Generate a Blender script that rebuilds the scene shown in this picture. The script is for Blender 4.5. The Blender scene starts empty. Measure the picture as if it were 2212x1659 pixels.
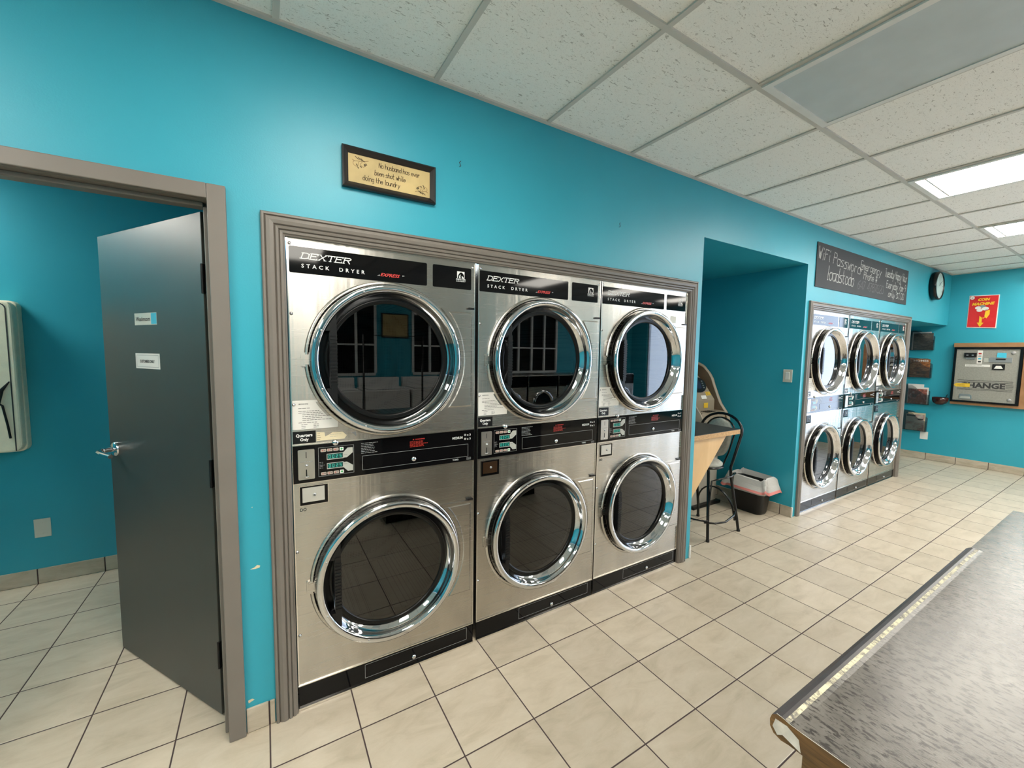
import bpy, math, random
from mathutils import Vector, Matrix
random.seed(7)
scene = bpy.context.scene
col = scene.collection
PI = math.pi

# ------------------------------------------------------------ camera
CAM = Vector((0.0, -1.8118, 1.509))
YAW, PITCH, ROLL, FPX = 0.5463964, -0.0771486, 0.0139632, 880.381
fw = Vector((math.sin(YAW)*math.cos(PITCH), math.cos(YAW)*math.cos(PITCH), math.sin(PITCH)))
r0 = Vector((math.cos(YAW), -math.sin(YAW), 0)); u0 = r0.cross(fw)
rt = math.cos(ROLL)*r0 + math.sin(ROLL)*u0; up = math.cos(ROLL)*u0 - math.sin(ROLL)*r0
cd = bpy.data.cameras.new('camera'); cam = bpy.data.objects.new('camera', cd); col.objects.link(cam)
M = Matrix((rt, up, -fw)).transposed().to_4x4(); M.translation = CAM
cam.matrix_world = M
cd.sensor_width = 36.0; cd.lens = FPX/2212*36; cd.clip_start = 0.02
scene.camera = cam

# ------------------------------------------------------------ world, daylight, exposure
W = bpy.data.worlds.new('world'); scene.world = W; W.use_nodes = True
wn = W.node_tree.nodes; wn['Background'].inputs[0].default_value = (0.66, 0.80, 1.0, 1); wn['Background'].inputs[1].default_value = 2.6
vs = scene.view_settings
vs.view_transform = 'Standard'; vs.look = 'None'; vs.gamma = 1.0; vs.use_curve_mapping = False
vs.exposure = 1.58
LAMP = 8.0            # strength of the fluorescent diffusers
LAMP_COL = (1.0, 0.95, 0.85, 1)

def portal(loc, sx, sy, rot):
    l = bpy.data.lights.new('daylight_portal', 'AREA'); l.shape = 'RECTANGLE'; l.size = sx; l.size_y = sy
    l.cycles.is_portal = True
    o = bpy.data.objects.new('daylight_portal', l); o.location = loc; o.rotation_euler = rot; col.objects.link(o)
portal((8.60, -3.3, 1.35), 4.0, 2.2, (0, PI/2, 0))

# ------------------------------------------------------------ materials
def srgb(r, g, b):
    f = lambda c: (c/255/12.92) if c/255 <= .04045 else ((c/255+.055)/1.055)**2.4
    return (f(r), f(g), f(b), 1)
def lin(r, g, b): return (r, g, b, 1)
class NT:
    def __init__(s, name):
        s.m = bpy.data.materials.new(name); s.m.use_nodes = True; s.t = s.m.node_tree; s.n = s.t.nodes
        s.p = s.n['Principled BSDF']; s.out = s.n['Material Output']
    def N(s, ty, **k):
        n = s.n.new(ty)
        for a, v in k.items(): setattr(n, a, v)
        return n
    def L(s, a, b): s.t.links.new(a, b)
    def math(s, op, a, b=None, c=None):
        n = s.N('ShaderNodeMath', operation=op)
        for i, v in enumerate((a, b, c)):
            if v is None: continue
            if isinstance(v, (int, float)): n.inputs[i].default_value = v
            else: s.L(v, n.inputs[i])
        return n.outputs[0]
    def coord(s, scale=(1, 1, 1), kind='Object'):
        tc = s.N('ShaderNodeTexCoord'); mp = s.N('ShaderNodeMapping'); mp.inputs['Scale'].default_value = scale
        s.L(tc.outputs[kind], mp.inputs[0]); return mp.outputs[0]
    def noise(s, vec, scale, detail=3, rough=.5, dist=0):
        n = s.N('ShaderNodeTexNoise'); n.inputs['Scale'].default_value = scale; n.inputs['Detail'].default_value = detail
        n.inputs['Roughness'].default_value = rough; n.inputs['Distortion'].default_value = dist
        if vec is not None: s.L(vec, n.inputs['Vector'])
        return n.outputs['Fac']
    def ramp(s, fac, stops):
        n = s.N('ShaderNodeValToRGB'); e = n.color_ramp.elements
        while len(e) < len(stops): e.new(.5)
        for i, (p, c) in enumerate(stops): e[i].position = p; e[i].color = c
        s.L(fac, n.inputs[0]); return n.outputs[0]
    def mix(s, fac, a, b):
        n = s.N('ShaderNodeMix', data_type='RGBA')
        for k, v in ((0, fac), (6, a), (7, b)):
            if hasattr(v, 'links') or hasattr(v, 'is_linked'): s.L(v, n.inputs[k])
            else: n.inputs[k].default_value = v
        return n.outputs[2]
    def bump(s, h, strength=.2, dist=.01):
        n = s.N('ShaderNodeBump'); n.inputs['Strength'].default_value = strength; n.inputs['Distance'].default_value = dist
        s.L(h, n.inputs['Height']); s.L(n.outputs[0], s.p.inputs['Normal']); return n.outputs[0]
def mat(name, c, rough=.5, metal=0, spec=None, coat=0, var=0.0, vscale=8, bump=0):
    t = NT(name); t.p.inputs['Base Color'].default_value = c; t.p.inputs['Roughness'].default_value = rough
    t.p.inputs['Metallic'].default_value = metal
    if spec is not None: t.p.inputs['Specular IOR Level'].default_value = spec
    if coat: t.p.inputs['Coat Weight'].default_value = coat; t.p.inputs['Coat Roughness'].default_value = .05
    v = t.coord(); f = t.noise(v, vscale, 4)
    k = var if var else .04
    a = tuple(x*(1-k) for x in c[:3])+(1,); b = tuple(min(1, x*(1+k)) for x in c[:3])+(1,)
    t.L(t.ramp(f, [(.3, a), (.7, b)]), t.p.inputs['Base Color'])
    if bump: t.bump(t.noise(v, vscale*12, 2), bump, .002)
    return t.m
def emis(name, c, s):
    t = NT(name); t.p.inputs['Base Color'].default_value = (0, 0, 0, 1)
    t.p.inputs['Emission Color'].default_value = c; t.p.inputs['Emission Strength'].default_value = s
    return t.m

def mat_wall():
    t = NT('teal_wall_paint'); v = t.coord()
    f = t.noise(v, 1.3, 4); t.L(t.ramp(f, [(.35, lin(.022, .325, .430)), (.65, lin(.031, .355, .465))]), t.p.inputs['Base Color'])
    t.p.inputs['Roughness'].default_value = .42; t.p.inputs['Specular IOR Level'].default_value = .5
    t.bump(t.noise(v, 170, 3), .12, .002); return t.m
def mat_floor():
    t = NT('beige_floor_tile'); S = .3114; GX, GY = .290, -.212
    tc = t.N('ShaderNodeTexCoord'); sp = t.N('ShaderNodeSeparateXYZ'); t.L(tc.outputs['Object'], sp.inputs[0])
    u = t.math('DIVIDE', t.math('SUBTRACT', sp.outputs[0], GX), S); w = t.math('DIVIDE', t.math('SUBTRACT', sp.outputs[1], GY), S)
    fu = t.math('FRACT', u); fv = t.math('FRACT', w); iu = t.math('FLOOR', u); iv = t.math('FLOOR', w)
    du = t.math('MINIMUM', fu, t.math('SUBTRACT', 1, fu)); dv = t.math('MINIMUM', fv, t.math('SUBTRACT', 1, fv))
    d = t.math('MINIMUM', du, dv)
    g = t.math('LESS_THAN', d, .0085)
    cb = t.N('ShaderNodeCombineXYZ'); t.L(iu, cb.inputs[0]); t.L(iv, cb.inputs[1])
    wn_ = t.N('ShaderNodeTexWhiteNoise', noise_dimensions='2D'); t.L(cb.outputs[0], wn_.inputs['Vector'])
    # offset the stone pattern per tile
    add = t.N('ShaderNodeVectorMath', operation='MULTIPLY_ADD'); t.L(wn_.outputs['Color'], add.inputs[0]); add.inputs[1].default_value = (13, 9, 7)
    t.L(tc.outputs['Object'], add.inputs[2])
    mp = t.N('ShaderNodeMapping'); mp.inputs['Scale'].default_value = (5, 13, 5); mp.inputs['Rotation'].default_value = (0, 0, .45); t.L(add.outputs[0], mp.inputs[0])
    n1 = t.noise(mp.outputs[0], 1.0, 6, .62, .6); n2 = t.noise(add.outputs[0], 30, 4, .7)
    m1 = t.ramp(n1, [(.25, lin(.40, .34, .255)), (.5, lin(.52, .45, .35)), (.78, lin(.60, .53, .43))])
    m2 = t.mix(t.math('MULTIPLY', n2, .3), m1, lin(.36, .30, .22))
    sc = t.N('ShaderNodeMix', data_type='RGBA', blend_type='MULTIPLY'); sc.inputs[0].default_value = 1
    t.L(m2, sc.inputs[6]); val = t.math('MULTIPLY_ADD', wn_.outputs['Value'], .14, .93); cc = t.N('ShaderNodeCombineColor')
    for i in range(3): t.L(val, cc.inputs[i])
    t.L(cc.outputs[0], sc.inputs[7])
    t.L(t.mix(g, sc.outputs[2], lin(.055, .034, .033)), t.p.inputs['Base Color'])
    rr = t.math('MULTIPLY_ADD', g, .5, t.math('MULTIPLY_ADD', n1, .15, .24)); t.L(rr, t.p.inputs['Roughness'])
    h = t.math('MINIMUM', t.math('MULTIPLY', d, 60), 1); t.bump(h, .5, .003)
    return t.m
def mat_tile_plain():
    t = NT('beige_skirting_tile'); v = t.coord((5, 5, 13)); n = t.noise(v, 1.2, 6, .6, .5)
    t.L(t.ramp(n, [(.25, lin(.36, .30, .22)), (.7, lin(.56, .49, .39))]), t.p.inputs['Base Color']); t.p.inputs['Roughness'].default_value = .35
    return t.m
def mat_ceiling():
    t = NT('fissured_ceiling_tile'); v = t.coord((34, 95, 30))
    n = t.noise(v, 1.1, 3, .6, 1.2); fis = t.math('LESS_THAN', n, .365)
    v2 = t.coord(); n2 = t.noise(v2, 260, 2)
    pit = t.math('LESS_THAN', n2, .37)
    dark = t.math('MAXIMUM', fis, t.math('MULTIPLY', pit, .35))
    t.L(t.mix(dark, lin(.88, .87, .83), lin(.52, .50, .46)), t.p.inputs['Base Color'])
    t.p.inputs['Roughness'].default_value = .9
    t.bump(t.math('SUBTRACT', 1, dark), .6, .003); return t.m
def mat_steel(name='brushed_stainless_steel', base=(.54, .512, .47, 1), rough=.27):
    t = NT(name); t.p.inputs['Metallic'].default_value = 1
    v = t.coord((3.0, 3.0, 500)); n = t.noise(v, 1.0, 3, .6)
    v2 = t.coord((9, 9, 1.3)); n2 = t.noise(v2, 1.0, 3, .5)
    t.L(t.ramp(n2, [(.3, tuple(x*.9 for x in base[:3])+(1,)), (.7, tuple(min(1, x*1.08) for x in base[:3])+(1,))]), t.p.inputs['Base Color'])
    t.L(t.math('MULTIPLY_ADD', n, .03, rough-.015), t.p.inputs['Roughness'])
    t.p.inputs['Anisotropic'].default_value = .75
    tg = t.N('ShaderNodeCombineXYZ'); tg.inputs[2].default_value = 1; t.L(tg.outputs[0], t.p.inputs['Tangent'])
    # slow waviness of the thin sheet
    vw = t.coord((7, 7, .9)); b = t.noise(vw, 1.0, 2, .4); vx = t.coord((34, 34, 1.1)); b2 = t.noise(vx, 1.0, 2, .5)
    t.bump(t.math('MULTIPLY_ADD', b2, .30, b), .38, .006)
    return t.m
def mat_glass():
    t = NT('smoked_door_glass'); n = t.n
    n.remove(t.p)
    fr = t.N('ShaderNodeFresnel'); fr.inputs[0].default_value = 1.7
    tr = t.N('ShaderNodeBsdfTransparent'); tr.inputs[0].default_value = (.30, .30, .28, 1)
    gl = t.N('ShaderNodeBsdfGlossy'); gl.inputs['Roughness'].default_value = .012; gl.inputs[0].default_value = (1, 1, 1, 1)
    mx = t.N('ShaderNodeMixShader'); t.L(fr.outputs[0], mx.inputs[0]); t.L(tr.outputs[0], mx.inputs[1]); t.L(gl.outputs[0], mx.inputs[2]); t.L(mx.outputs[0], t.out.inputs[0])
    # faint finger marks vary the tint
    nz = t.noise(t.coord(), 5, 3); t.L(t.ramp(nz, [(.3, (.09, .09, .08, 1)), (.7, (.12, .12, .11, 1))]), tr.inputs[0])
    return t.m
def mat_clear(name, c, fac=.55, ior=1.45):
    t = NT(name); t.n.remove(t.p)
    fr = t.N('ShaderNodeFresnel'); fr.inputs[0].default_value = ior
    tr = t.N('ShaderNodeBsdfTransparent'); nz = t.noise(t.coord(), 6, 2)
    t.L(t.ramp(nz, [(.3, c), (.7, tuple(min(1, x*1.08) for x in c[:3])+(1,))]), tr.inputs[0])
    df = t.N('ShaderNodeBsdfDiffuse'); df.inputs[0].default_value = (.35, .35, .35, 1)
    m0 = t.N('ShaderNodeMixShader'); m0.inputs[0].default_value = 1-fac; t.L(tr.outputs[0], m0.inputs[1]); t.L(df.outputs[0], m0.inputs[2])
    gl = t.N('ShaderNodeBsdfGlossy'); gl.inputs['Roughness'].default_value = .05
    mx = t.N('ShaderNodeMixShader'); t.L(fr.outputs[0], mx.inputs[0]); t.L(m0.outputs[0], mx.inputs[1]); t.L(gl.outputs[0], mx.inputs[2]); t.L(mx.outputs[0], t.out.inputs[0])
    return t.m
def mat_drum():
    t = NT('perforated_drum_metal'); t.p.inputs['Metallic'].default_value = .8; t.p.inputs['Roughness'].default_value = .45
    v = t.N('ShaderNodeTexVoronoi'); v.inputs['Scale'].default_value = 110; v.inputs['Randomness'].default_value = 0; t.L(t.coord(), v.inputs['Vector'])
    d = t.math('LESS_THAN', v.outputs['Distance'], .3)
    t.L(t.mix(d, lin(.36, .35, .33), lin(.02, .02, .02)), t.p.inputs['Base Color']); return t.m
def mat_counter():
    t = NT('mottled_grey_laminate')
    tc = t.N('ShaderNodeTexCoord'); mp = t.N('ShaderNodeMapping'); mp.inputs['Scale'].default_value = (100, 38, 20); mp.inputs['Rotation'].default_value = (0, 0, .3); t.L(tc.outputs['Object'], mp.inputs[0])
    n1 = t.noise(mp.outputs[0], 1.6, 5, .6, .3); n2 = t.noise(t.coord(), 9, 5, .65); n3 = t.noise(mp.outputs[0], 4.5, 4, .6)
    base = t.ramp(n2, [(.3, lin(.085, .078, .071)), (.7, lin(.165, .153, .138))])
    t.L(t.mix(t.ramp(n1, [(.40, lin(1, 1, 1)), (.49, lin(0, 0, 0))]), base, lin(.045, .041, .039)), t.p.inputs['Base Color'])
    # smooth sheen broken up by the embossed fissures
    r = t.math('MULTIPLY_ADD', n3, .20, .02); t.L(r, t.p.inputs['Roughness'])
    t.p.inputs['Specular IOR Level'].default_value = .24
    t.bump(n3, .22, .0012); return t.m
def mat_wear():
    t = NT('worn_cream_edge'); v = t.coord((70, 45, 60)); n = t.noise(v, 1.0, 5, .75)
    t.L(t.ramp(n, [(.44, lin(.60, .56, .38)), (.54, lin(.30, .27, .20)), (.60, lin(.12, .11, .10))]), t.p.inputs['Base Color']); t.p.inputs['Roughness'].default_value = .6
    return t.m
def mat_wood(name, a, b, scale=(3, 3, 30), rough=.5):
    t = NT(name); n = t.noise(t.coord(scale), 1.5, 5, .6, 1.0); t.L(t.ramp(n, [(.3, a), (.7, b)]), t.p.inputs['Base Color']); t.p.inputs['Roughness'].default_value = rough; return t.m
def mat_printed(name, cols, scale=30, stretch=(1, 1, 1)):
    t = NT(name); n = t.noise(t.coord(stretch), scale, 4, .6, 1.2)
    k = len(cols); t.L(t.ramp(n, [(.28+.44*i/(k-1), c) for i, c in enumerate(cols)]), t.p.inputs['Base Color']); t.p.inputs['Roughness'].default_value = .35; return t.m

GROUT = mat('dark_grout', lin(.055, .034, .033), .8)
WALL = mat_wall(); FLOOR = mat_floor(); TILE = mat_tile_plain(); CEIL = mat_ceiling()
STEEL = mat_steel(); DRUM = mat_drum(); GLASS = mat_glass()
STEEL_EDGE = mat('folded_steel_edge', lin(.78, .75, .70), .18, 1)
CHROME = mat('polished_chrome', lin(.66, .67, .69), .045, 1)
RUBBER = mat('black_rubber', lin(.003, .003, .003), .30, spec=.3)
BLACKG = mat('gloss_black_overlay', lin(.003, .003, .0035), .05, spec=.22)
BLACKP = mat('black_plastic', lin(.005, .005, .0055), .35, spec=.35)
BLACKM = mat('black_enamelled_metal', lin(.003, .003, .0035), .2, spec=.4)
WHITEI = mat('white_print', lin(.75, .75, .73), .4)
GREYI = mat('grey_print', lin(.30, .30, .30), .4)
PALEG = mat('pale_grey_overlay', lin(.42, .42, .38), .4)
REDI = mat('red_print', lin(.55, .035, .03), .4)
DKRED = mat('dark_red_print', lin(.34, .02, .012), .4)
GREENI = mat('green_print', lin(.02, .30, .06), .4)
BEIGEK = mat('beige_keypad_print', lin(.42, .34, .29), .4)
LEDBG = mat('dark_green_display', lin(.004, .05, .045), .15)
LED = emis('lit_green_digits', (.1, 1, .75, 1), .35)
COINP = mat('brushed_coin_plate', lin(.55, .52, .47), .3, .9)
PAPER = mat('white_paper', lin(.72, .70, .66), .6)
CREAMP = mat('cream_torn_label', lin(.70, .60, .40), .6)
INK = mat('black_ink', lin(.03, .03, .03), .6)
TAUPE = mat('taupe_trim_paint', lin(.175, .152, .13), .42)
DOORP = mat('grey_door_paint', lin(.042, .044, .038), .38)
TBAR = mat('ceiling_grid_metal', lin(.55, .53, .49), .5)
WHITEM = mat('white_enamelled_metal', lin(.72, .72, .70), .4)
LENS_OFF = mat('unlit_diffuser_panel', lin(.50, .56, .58), .45)
LENS_ON = emis('lit_diffuser_panel', LAMP_COL, LAMP)
BEIGE = mat('beige_textured_plastic', lin(.78, .73, .56), .6, bump=.4, vscale=30)
SWITCH = mat('ivory_plastic', lin(.62, .60, .52), .4)
CHALKB = mat('chalkboard_film', lin(.019, .019, .021), .7, var=.25, vscale=3)
CHALK = mat('white_chalk', lin(.42, .42, .40), .9, var=.5, vscale=60)
CHALKF = mat('smudged_chalk', lin(.12, .12, .12), .9, var=.5, vscale=60)
SIGNP = mat('aged_cream_print', lin(.50, .37, .16), .6, var=.22, vscale=6)
SIGNI = mat('dark_brown_ink', lin(.06, .038, .012), .7)
SIGNL = mat('light_brown_ink', lin(.22, .13, .045), .7)
FRAMEB = mat('black_stained_wood', lin(.012, .010, .010), .35)
LAM_DK = mat('dark_grey_laminate', lin(.035, .035, .033), .45, var=.2, vscale=40)
PARTICLE = mat_wood('raw_particle_board', lin(.36, .20, .085), lin(.62, .40, .20), (60, 60, 60), .8)
MAPLE = mat_wood('maple_veneer', lin(.60, .38, .17), lin(.70, .47, .23), (4, 4, 1), .5)
OAK = mat_wood('brown_oak', lin(.26, .125, .05), lin(.36, .19, .085), (20, 3, 3), .5)
WALNUT = mat_wood('stained_wood_edge', lin(.06, .028, .008), lin(.20, .10, .028), (60, 7, 60), .6)
COUNTER = mat_counter(); WEAR = mat_wear(); CTR_EDGE = mat('dark_grey_laminate_edge', lin(.045, .040, .042), .4, var=.15, vscale=30)
FILLER = mat('white_edge_filler', lin(.55, .50, .44), .7, var=.2, vscale=50)
FABRIC = mat('grey_woven_fabric', lin(.36, .36, .32), .9, var=.15, vscale=40)
ATMB = mat('taupe_moulded_plastic', lin(.27, .225, .165), .45)
ATMI = mat('brown_moulded_plastic', lin(.22, .145, .088), .5)
ATMC = mat('pale_grey_cabinet', lin(.36, .34, .29), .5)
YEL = mat('yellow_sticker', lin(.72, .46, .03), .5)
YELB = mat('bright_yellow_print', lin(.85, .50, .02), .5)
POSTR = mat_printed('red_poster_print', [lin(.55, .012, .015), lin(.72, .03, .03)], 3)
CHG = mat('grey_hammered_metal', lin(.27, .265, .235), .45, var=.12, vscale=60)
CYAN = mat('cyan_sticker', lin(.05, .45, .62), .5)
BOWL = mat('dark_red_brown_glaze', lin(.035, .006, .004), .15)
BAG = mat_clear('translucent_bin_liner', (.9, .9, .9, 1), .28)
BAGW = mat('white_bin_liner', lin(.50, .49, .47), .45, bump=.9, vscale=4)
PINK = mat('pink_liner_band', lin(.65, .22, .20), .5)
ACRYL = mat_clear('smoky_acrylic', (.80, .80, .80, 1), .95)
MAG1 = mat_printed('dark_cover_print', [lin(.02, .02, .03), lin(.10, .085, .07), lin(.28, .25, .2)], 14, (1, 1, 4))
MAG2 = mat_printed('orange_house_print', [lin(.02, .012, .01), lin(.28, .10, .03), lin(.5, .3, .14)], 12, (1, 1, 3))
MAG3 = mat_printed('red_and_grey_print', [lin(.05, .04, .04), lin(.3, .08, .05), lin(.45, .42, .4)], 16)
MAG4 = mat_printed('pale_cover_print', [lin(.35, .12, .12), lin(.5, .48, .42), lin(.55, .52, .46)], 10)
BLUESCR = mat('dark_blue_screen', lin(.02, .022, .05), .1)
MACHW = mat('white_washer_enamel', lin(.65, .65, .64), .3)
DARKGL = mat('dark_window_glass', lin(.01, .012, .014), .04, spec=.5)
CLOCKF = mat('pale_clock_face', lin(.50, .62, .60), .25)
SILVER = mat('silver_bezel_metal', lin(.5, .5, .5), .3, .9)
PLATE_BR = mat('brown_steel_vault', lin(.10, .055, .03), .3, .8)
PLATE_SV = mat('pale_steel_vault', lin(.62, .60, .55), .35, .5)

# ------------------------------------------------------------ mesh building
def ident(x, y, z): return (x, y, z)
class MB:
    def __init__(s, xf=None): s.v = []; s.f = []; s.mi = []; s.mats = []; s.xf = xf or ident; s.cur = 0; s.sm = []; s.smooth = False
    def m(s, material):
        if material not in s.mats: s.mats.append(material)
        s.cur = s.mats.index(material); return s
    def add(s, vs_, fs):
        b = len(s.v)
        for p in vs_: s.v.append(s.xf(*p))
        for f in fs: s.f.append(tuple(b+i for i in f)); s.mi.append(s.cur); s.sm.append(s.smooth)
        return s
    def box(s, x0, x1, y0, y1, z0, z1):
        v = [(x, y, z) for x in (x0, x1) for y in (y0, y1) for z in (z0, z1)]
        return s.add(v, [(0, 1, 3, 2), (4, 6, 7, 5), (0, 4, 5, 1), (2, 3, 7, 6), (0, 2, 6, 4), (1, 5, 7, 3)])
    def rbox(s, x0, x1, y0, y1, z0, z1, r, axis='z', n=4):     # box with rounded vertical (axis) edges
        a0, a1, b0, b1, c0, c1 = {'z': (x0, x1, y0, y1, z0, z1), 'y': (x0, x1, z0, z1, y0, y1), 'x': (y0, y1, z0, z1, x0, x1)}[axis]
        pts = rrect(a0, a1, b0, b1, r, n)
        pm = {'z': lambda a, b, c: (a, b, c), 'y': lambda a, b, c: (a, c, b), 'x': lambda a, b, c: (c, a, b)}[axis]
        k = len(pts)
        v = [pm(a, b, c0) for a, b in pts]+[pm(a, b, c1) for a, b in pts]
        f = [tuple(range(k))[::-1], tuple(range(k, 2*k))]+[(i, (i+1) % k, (i+1) % k+k, i+k) for i in range(k)]
        return s.add(v, f)
    def poly(s, pts): return s.add(pts, [tuple(range(len(pts)))])
    def prism(s, pts, fn, c0, c1):                              # 2D outline pts, fn(a,b,c)->xyz
        k = len(pts); v = [fn(a, b, c0) for a, b in pts]+[fn(a, b, c1) for a, b in pts]
        return s.add(v, [tuple(range(k))[::-1], tuple(range(k, 2*k))]+[(i, (i+1) % k, (i+1) % k+k, i+k) for i in range(k)])
    def lathe(s, prof, fn, seg=64, caps=False, a0=0, a1=2*PI):   # prof (r,h), fn(a,b,h)->xyz
        full = abs(a1-a0-2*PI) < 1e-6; ns = seg if full else seg+1
        v = []
        for r, h in prof:
            for i in range(ns):
                t = a0+(a1-a0)*i/seg; v.append(fn(r*math.cos(t), r*math.sin(t), h))
        f = []
        for j in range(len(prof)-1):
            for i in range(ns if full else ns-1):
                k = (i+1) % ns; f.append((j*ns+i, j*ns+k, (j+1)*ns+k, (j+1)*ns+i))
        if caps: f.append(tuple(range(ns))[::-1]); f.append(tuple((len(prof)-1)*ns+i for i in range(ns)))
        o = s.smooth; s.smooth = True; s.add(v, f); s.smooth = o; return s
    def tube(s, pts, r, seg=10, closed=False, caps=True):
        P = [Vector(p) for p in pts]; n = len(P); v = []; f = []
        prev = None
        for i, p in enumerate(P):
            if closed: d = (P[(i+1) % n]-P[i-1])
            else: d = (P[min(i+1, n-1)]-P[max(i-1, 0)])
            d.normalize()
            a = prev if prev else (Vector((0, 0, 1)) if abs(d.z) < .9 else Vector((1, 0, 0)))
            sx = d.cross(a).normalized(); a = sx.cross(d).normalized(); prev = a
            rr = r[i] if isinstance(r, (list, tuple)) else r
            for k in range(seg):
                t = 2*PI*k/seg; v.append(tuple(p+sx*rr*math.cos(t)+a*rr*math.sin(t)))
        rng = n if closed else n-1
        for i in range(rng):
            for k in range(seg):
                j = (i+1) % n; q = (k+1) % seg; f.append((i*seg+k, i*seg+q, j*seg+q, j*seg+k))
        o = s.smooth; s.smooth = True; s.add(v, f); s.smooth = o
        if caps and not closed: s.add(v, []) ; b = len(s.v)-len(v); s.f += [tuple(b+k for k in range(seg))[::-1], tuple(b+(n-1)*seg+k for k in range(seg))]; s.mi += [s.cur]*2; s.sm += [False]*2
        return s
    def build(s, name, material=None, parent=None, bevel=0):
        me = bpy.data.meshes.new(name); me.from_pydata(s.v, [], s.f)
        mats = s.mats if s.mats else [material]
        for m_ in mats: me.materials.append(m_)
        if s.mats: me.polygons.foreach_set('material_index', s.mi)
        me.polygons.foreach_set('use_smooth', s.sm)
        me.update()
        o = bpy.data.objects.new(name, me); col.objects.link(o)
        if bevel:
            b = o.modifiers.new('bevel', 'BEVEL'); b.width = bevel; b.segments = 2; b.limit_method = 'ANGLE'
        if parent: o.parent = parent
        return o
def rrect(a0, a1, b0, b1, r, n=4):
    pts = []
    for cx, cy, t0 in ((a1-r, b1-r, 0), (a0+r, b1-r, PI/2), (a0+r, b0+r, PI), (a1-r, b0+r, 3*PI/2)):
        for i in range(n+1):
            t = t0+PI/2*i/n; pts.append((cx+r*math.cos(t), cy+r*math.sin(t)))
    return pts
def arc(cx, cy, r, a0, a1, n=12): return [(cx+r*math.cos(a0+(a1-a0)*i/n), cy+r*math.sin(a0+(a1-a0)*i/n)) for i in range(n+1)]
FRONT = lambda a, b, h: (a, -h, b)           # a surface that faces -y: right, up, out
def thing(name, label, cat, loc=(0, 0, 0), rz=0, group=None):
    o = bpy.data.objects.new(name, None); o.empty_display_size = .1; col.objects.link(o); o.location = loc; o.rotation_euler = (0, 0, rz)
    return tag(o, label, cat, group)
def tag(o, label, cat, group=None):
    o['label'] = label; o['category'] = cat
    if group: o['group'] = group
    return o
def struct(o): o['kind'] = 'structure'; return o
def copy_tree(o, parent=None):
    c = o.copy(); col.objects.link(c)
    if parent: c.parent = parent
    for ch in list(o.children): copy_tree(ch, c)
    return c

# ------------------------------------------------------------ lettering
_tc = {}
def text_geo(txt, bold=0.0, spacing=1.0):
    key = (txt, bold, spacing)
    if key in _tc: return _tc[key]
    cu = bpy.data.curves.new('lettering', 'FONT'); cu.body = txt; cu.size = 1; cu.offset = bold; cu.space_character = spacing; cu.resolution_u = 2
    ob = bpy.data.objects.new('lettering', cu); col.objects.link(ob)
    dg = bpy.context.evaluated_depsgraph_get(); me = bpy.data.meshes.new_from_object(ob.evaluated_get(dg))
    vs_ = [(v.co.x, v.co.y) for v in me.vertices]; fs = [tuple(p.vertices) for p in me.polygons]
    bpy.data.objects.remove(ob); bpy.data.curves.remove(cu); bpy.data.meshes.remove(me)
    x0 = min(a for a, b in vs_); x1 = max(a for a, b in vs_)
    _tc[key] = ([(a-x0, b) for a, b in vs_], fs, x1-x0); return _tc[key]
def put_text(mb, txt, x0, x1, zb, h, out, material, fn=FRONT, bold=0.0, shear=0.0, spacing=1.0, rot=0.0):
    """lettering between x0 and x1 on base line zb with capital height h, lifted by out"""
    vs_, fs, w = text_geo(txt, bold, spacing); sx = (x1-x0)/w; sz = h/.70
    mb.m(material); c, s = math.cos(rot), math.sin(rot)
    pts = []
    for a, b in vs_:
        X = a*sx+b*sz*shear; Z = b*sz
        pts.append(fn(x0+X*c-Z*s, zb+X*s+Z*c, out))
    mb.add(pts, fs)
G = {  # single stroke letters, grid x 0-4, y 0-7 (descenders below 0)
'a': '44 24 04 01 10 30 41;44 40', 'b': '07 00 30 41 43 34 14 02', 'c': '43 34 14 03 01 10 30 41', 'd': '47 40 10 01 03 14 34 42',
'e': '02 42 43 34 14 03 01 10 30 41', 'f': '20 26 37 47;04 34', 'g': '44 14 03 01 10 41;44 4j 3k 1k', 'h': '07 00;02 14 34 43 40', 'i': '14 10;16 17',
'l': '17 10 20', 'm': '04 00;03 14 23 20;23 34 43 40', 'n': '04 00;02 14 34 43 40', 'o': '14 03 01 10 30 41 43 34 14', 'p': '04 0k;03 14 34 43 41 30 10 01', 'r': '04 00;02 14 34',
's': '44 14 03 32 41 30 00', 't': '17 11 20 30;04 34', 'u': '04 01 10 30 42;44 40', 'v': '04 20 44', 'w': '04 10 23 30 44', 'x': '04 40;00 44', 'y': '04 20;44 20 1j 0k',
'N': '00 07 40 47', 'W': '07 10 24 30 47', 'F': '00 07 47;04 34', 'P': '00 07 37 46 45 34 04', 'E': '40 00 07 47;04 34', 'T': '07 47;27 20', 'H': '00 07;40 47;04 44', 'D': '00 07 27 46 41 20 00', 'X': '00 47;07 40', 'R': '00 07 37 46 45 34 04;24 40',
'0': '17 06 01 10 30 41 46 37 17', '1': '16 27 20', '2': '06 17 37 46 44 00 40', '4': '40 47 02 42', '6': '47 15 02 10 30 41 43 34 04', '7': '07 47 10', '8': '14 05 17 37 45 34 14 03 01 10 30 41 43 34', '9': '43 14 05 17 37 46 43 20', '5': '47 07 04 34 43 41 30 00',
'#': '10 17;30 37;02 42;05 45', '$': '46 16 05 32 41 10 00;27 20', ':': '12 13;15 16', '-': '03 33', '.': '10 11'}
def strokes(txt, adv=5.2):
    out = []; X = 0
    for ch in txt:
        if ch in G:
            for st in G[ch].split(';'):
                pl = []
                for q in st.split():
                    y = {'j': -1.5, 'k': -2.6}.get(q[1], None); pl.append((X+int(q[0]), float(q[1]) if y is None else y))
                out.append(pl)
            X += 3.2 if ch in 'il1:.' else adv
        else: X += 3.4
    return out, X
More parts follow.
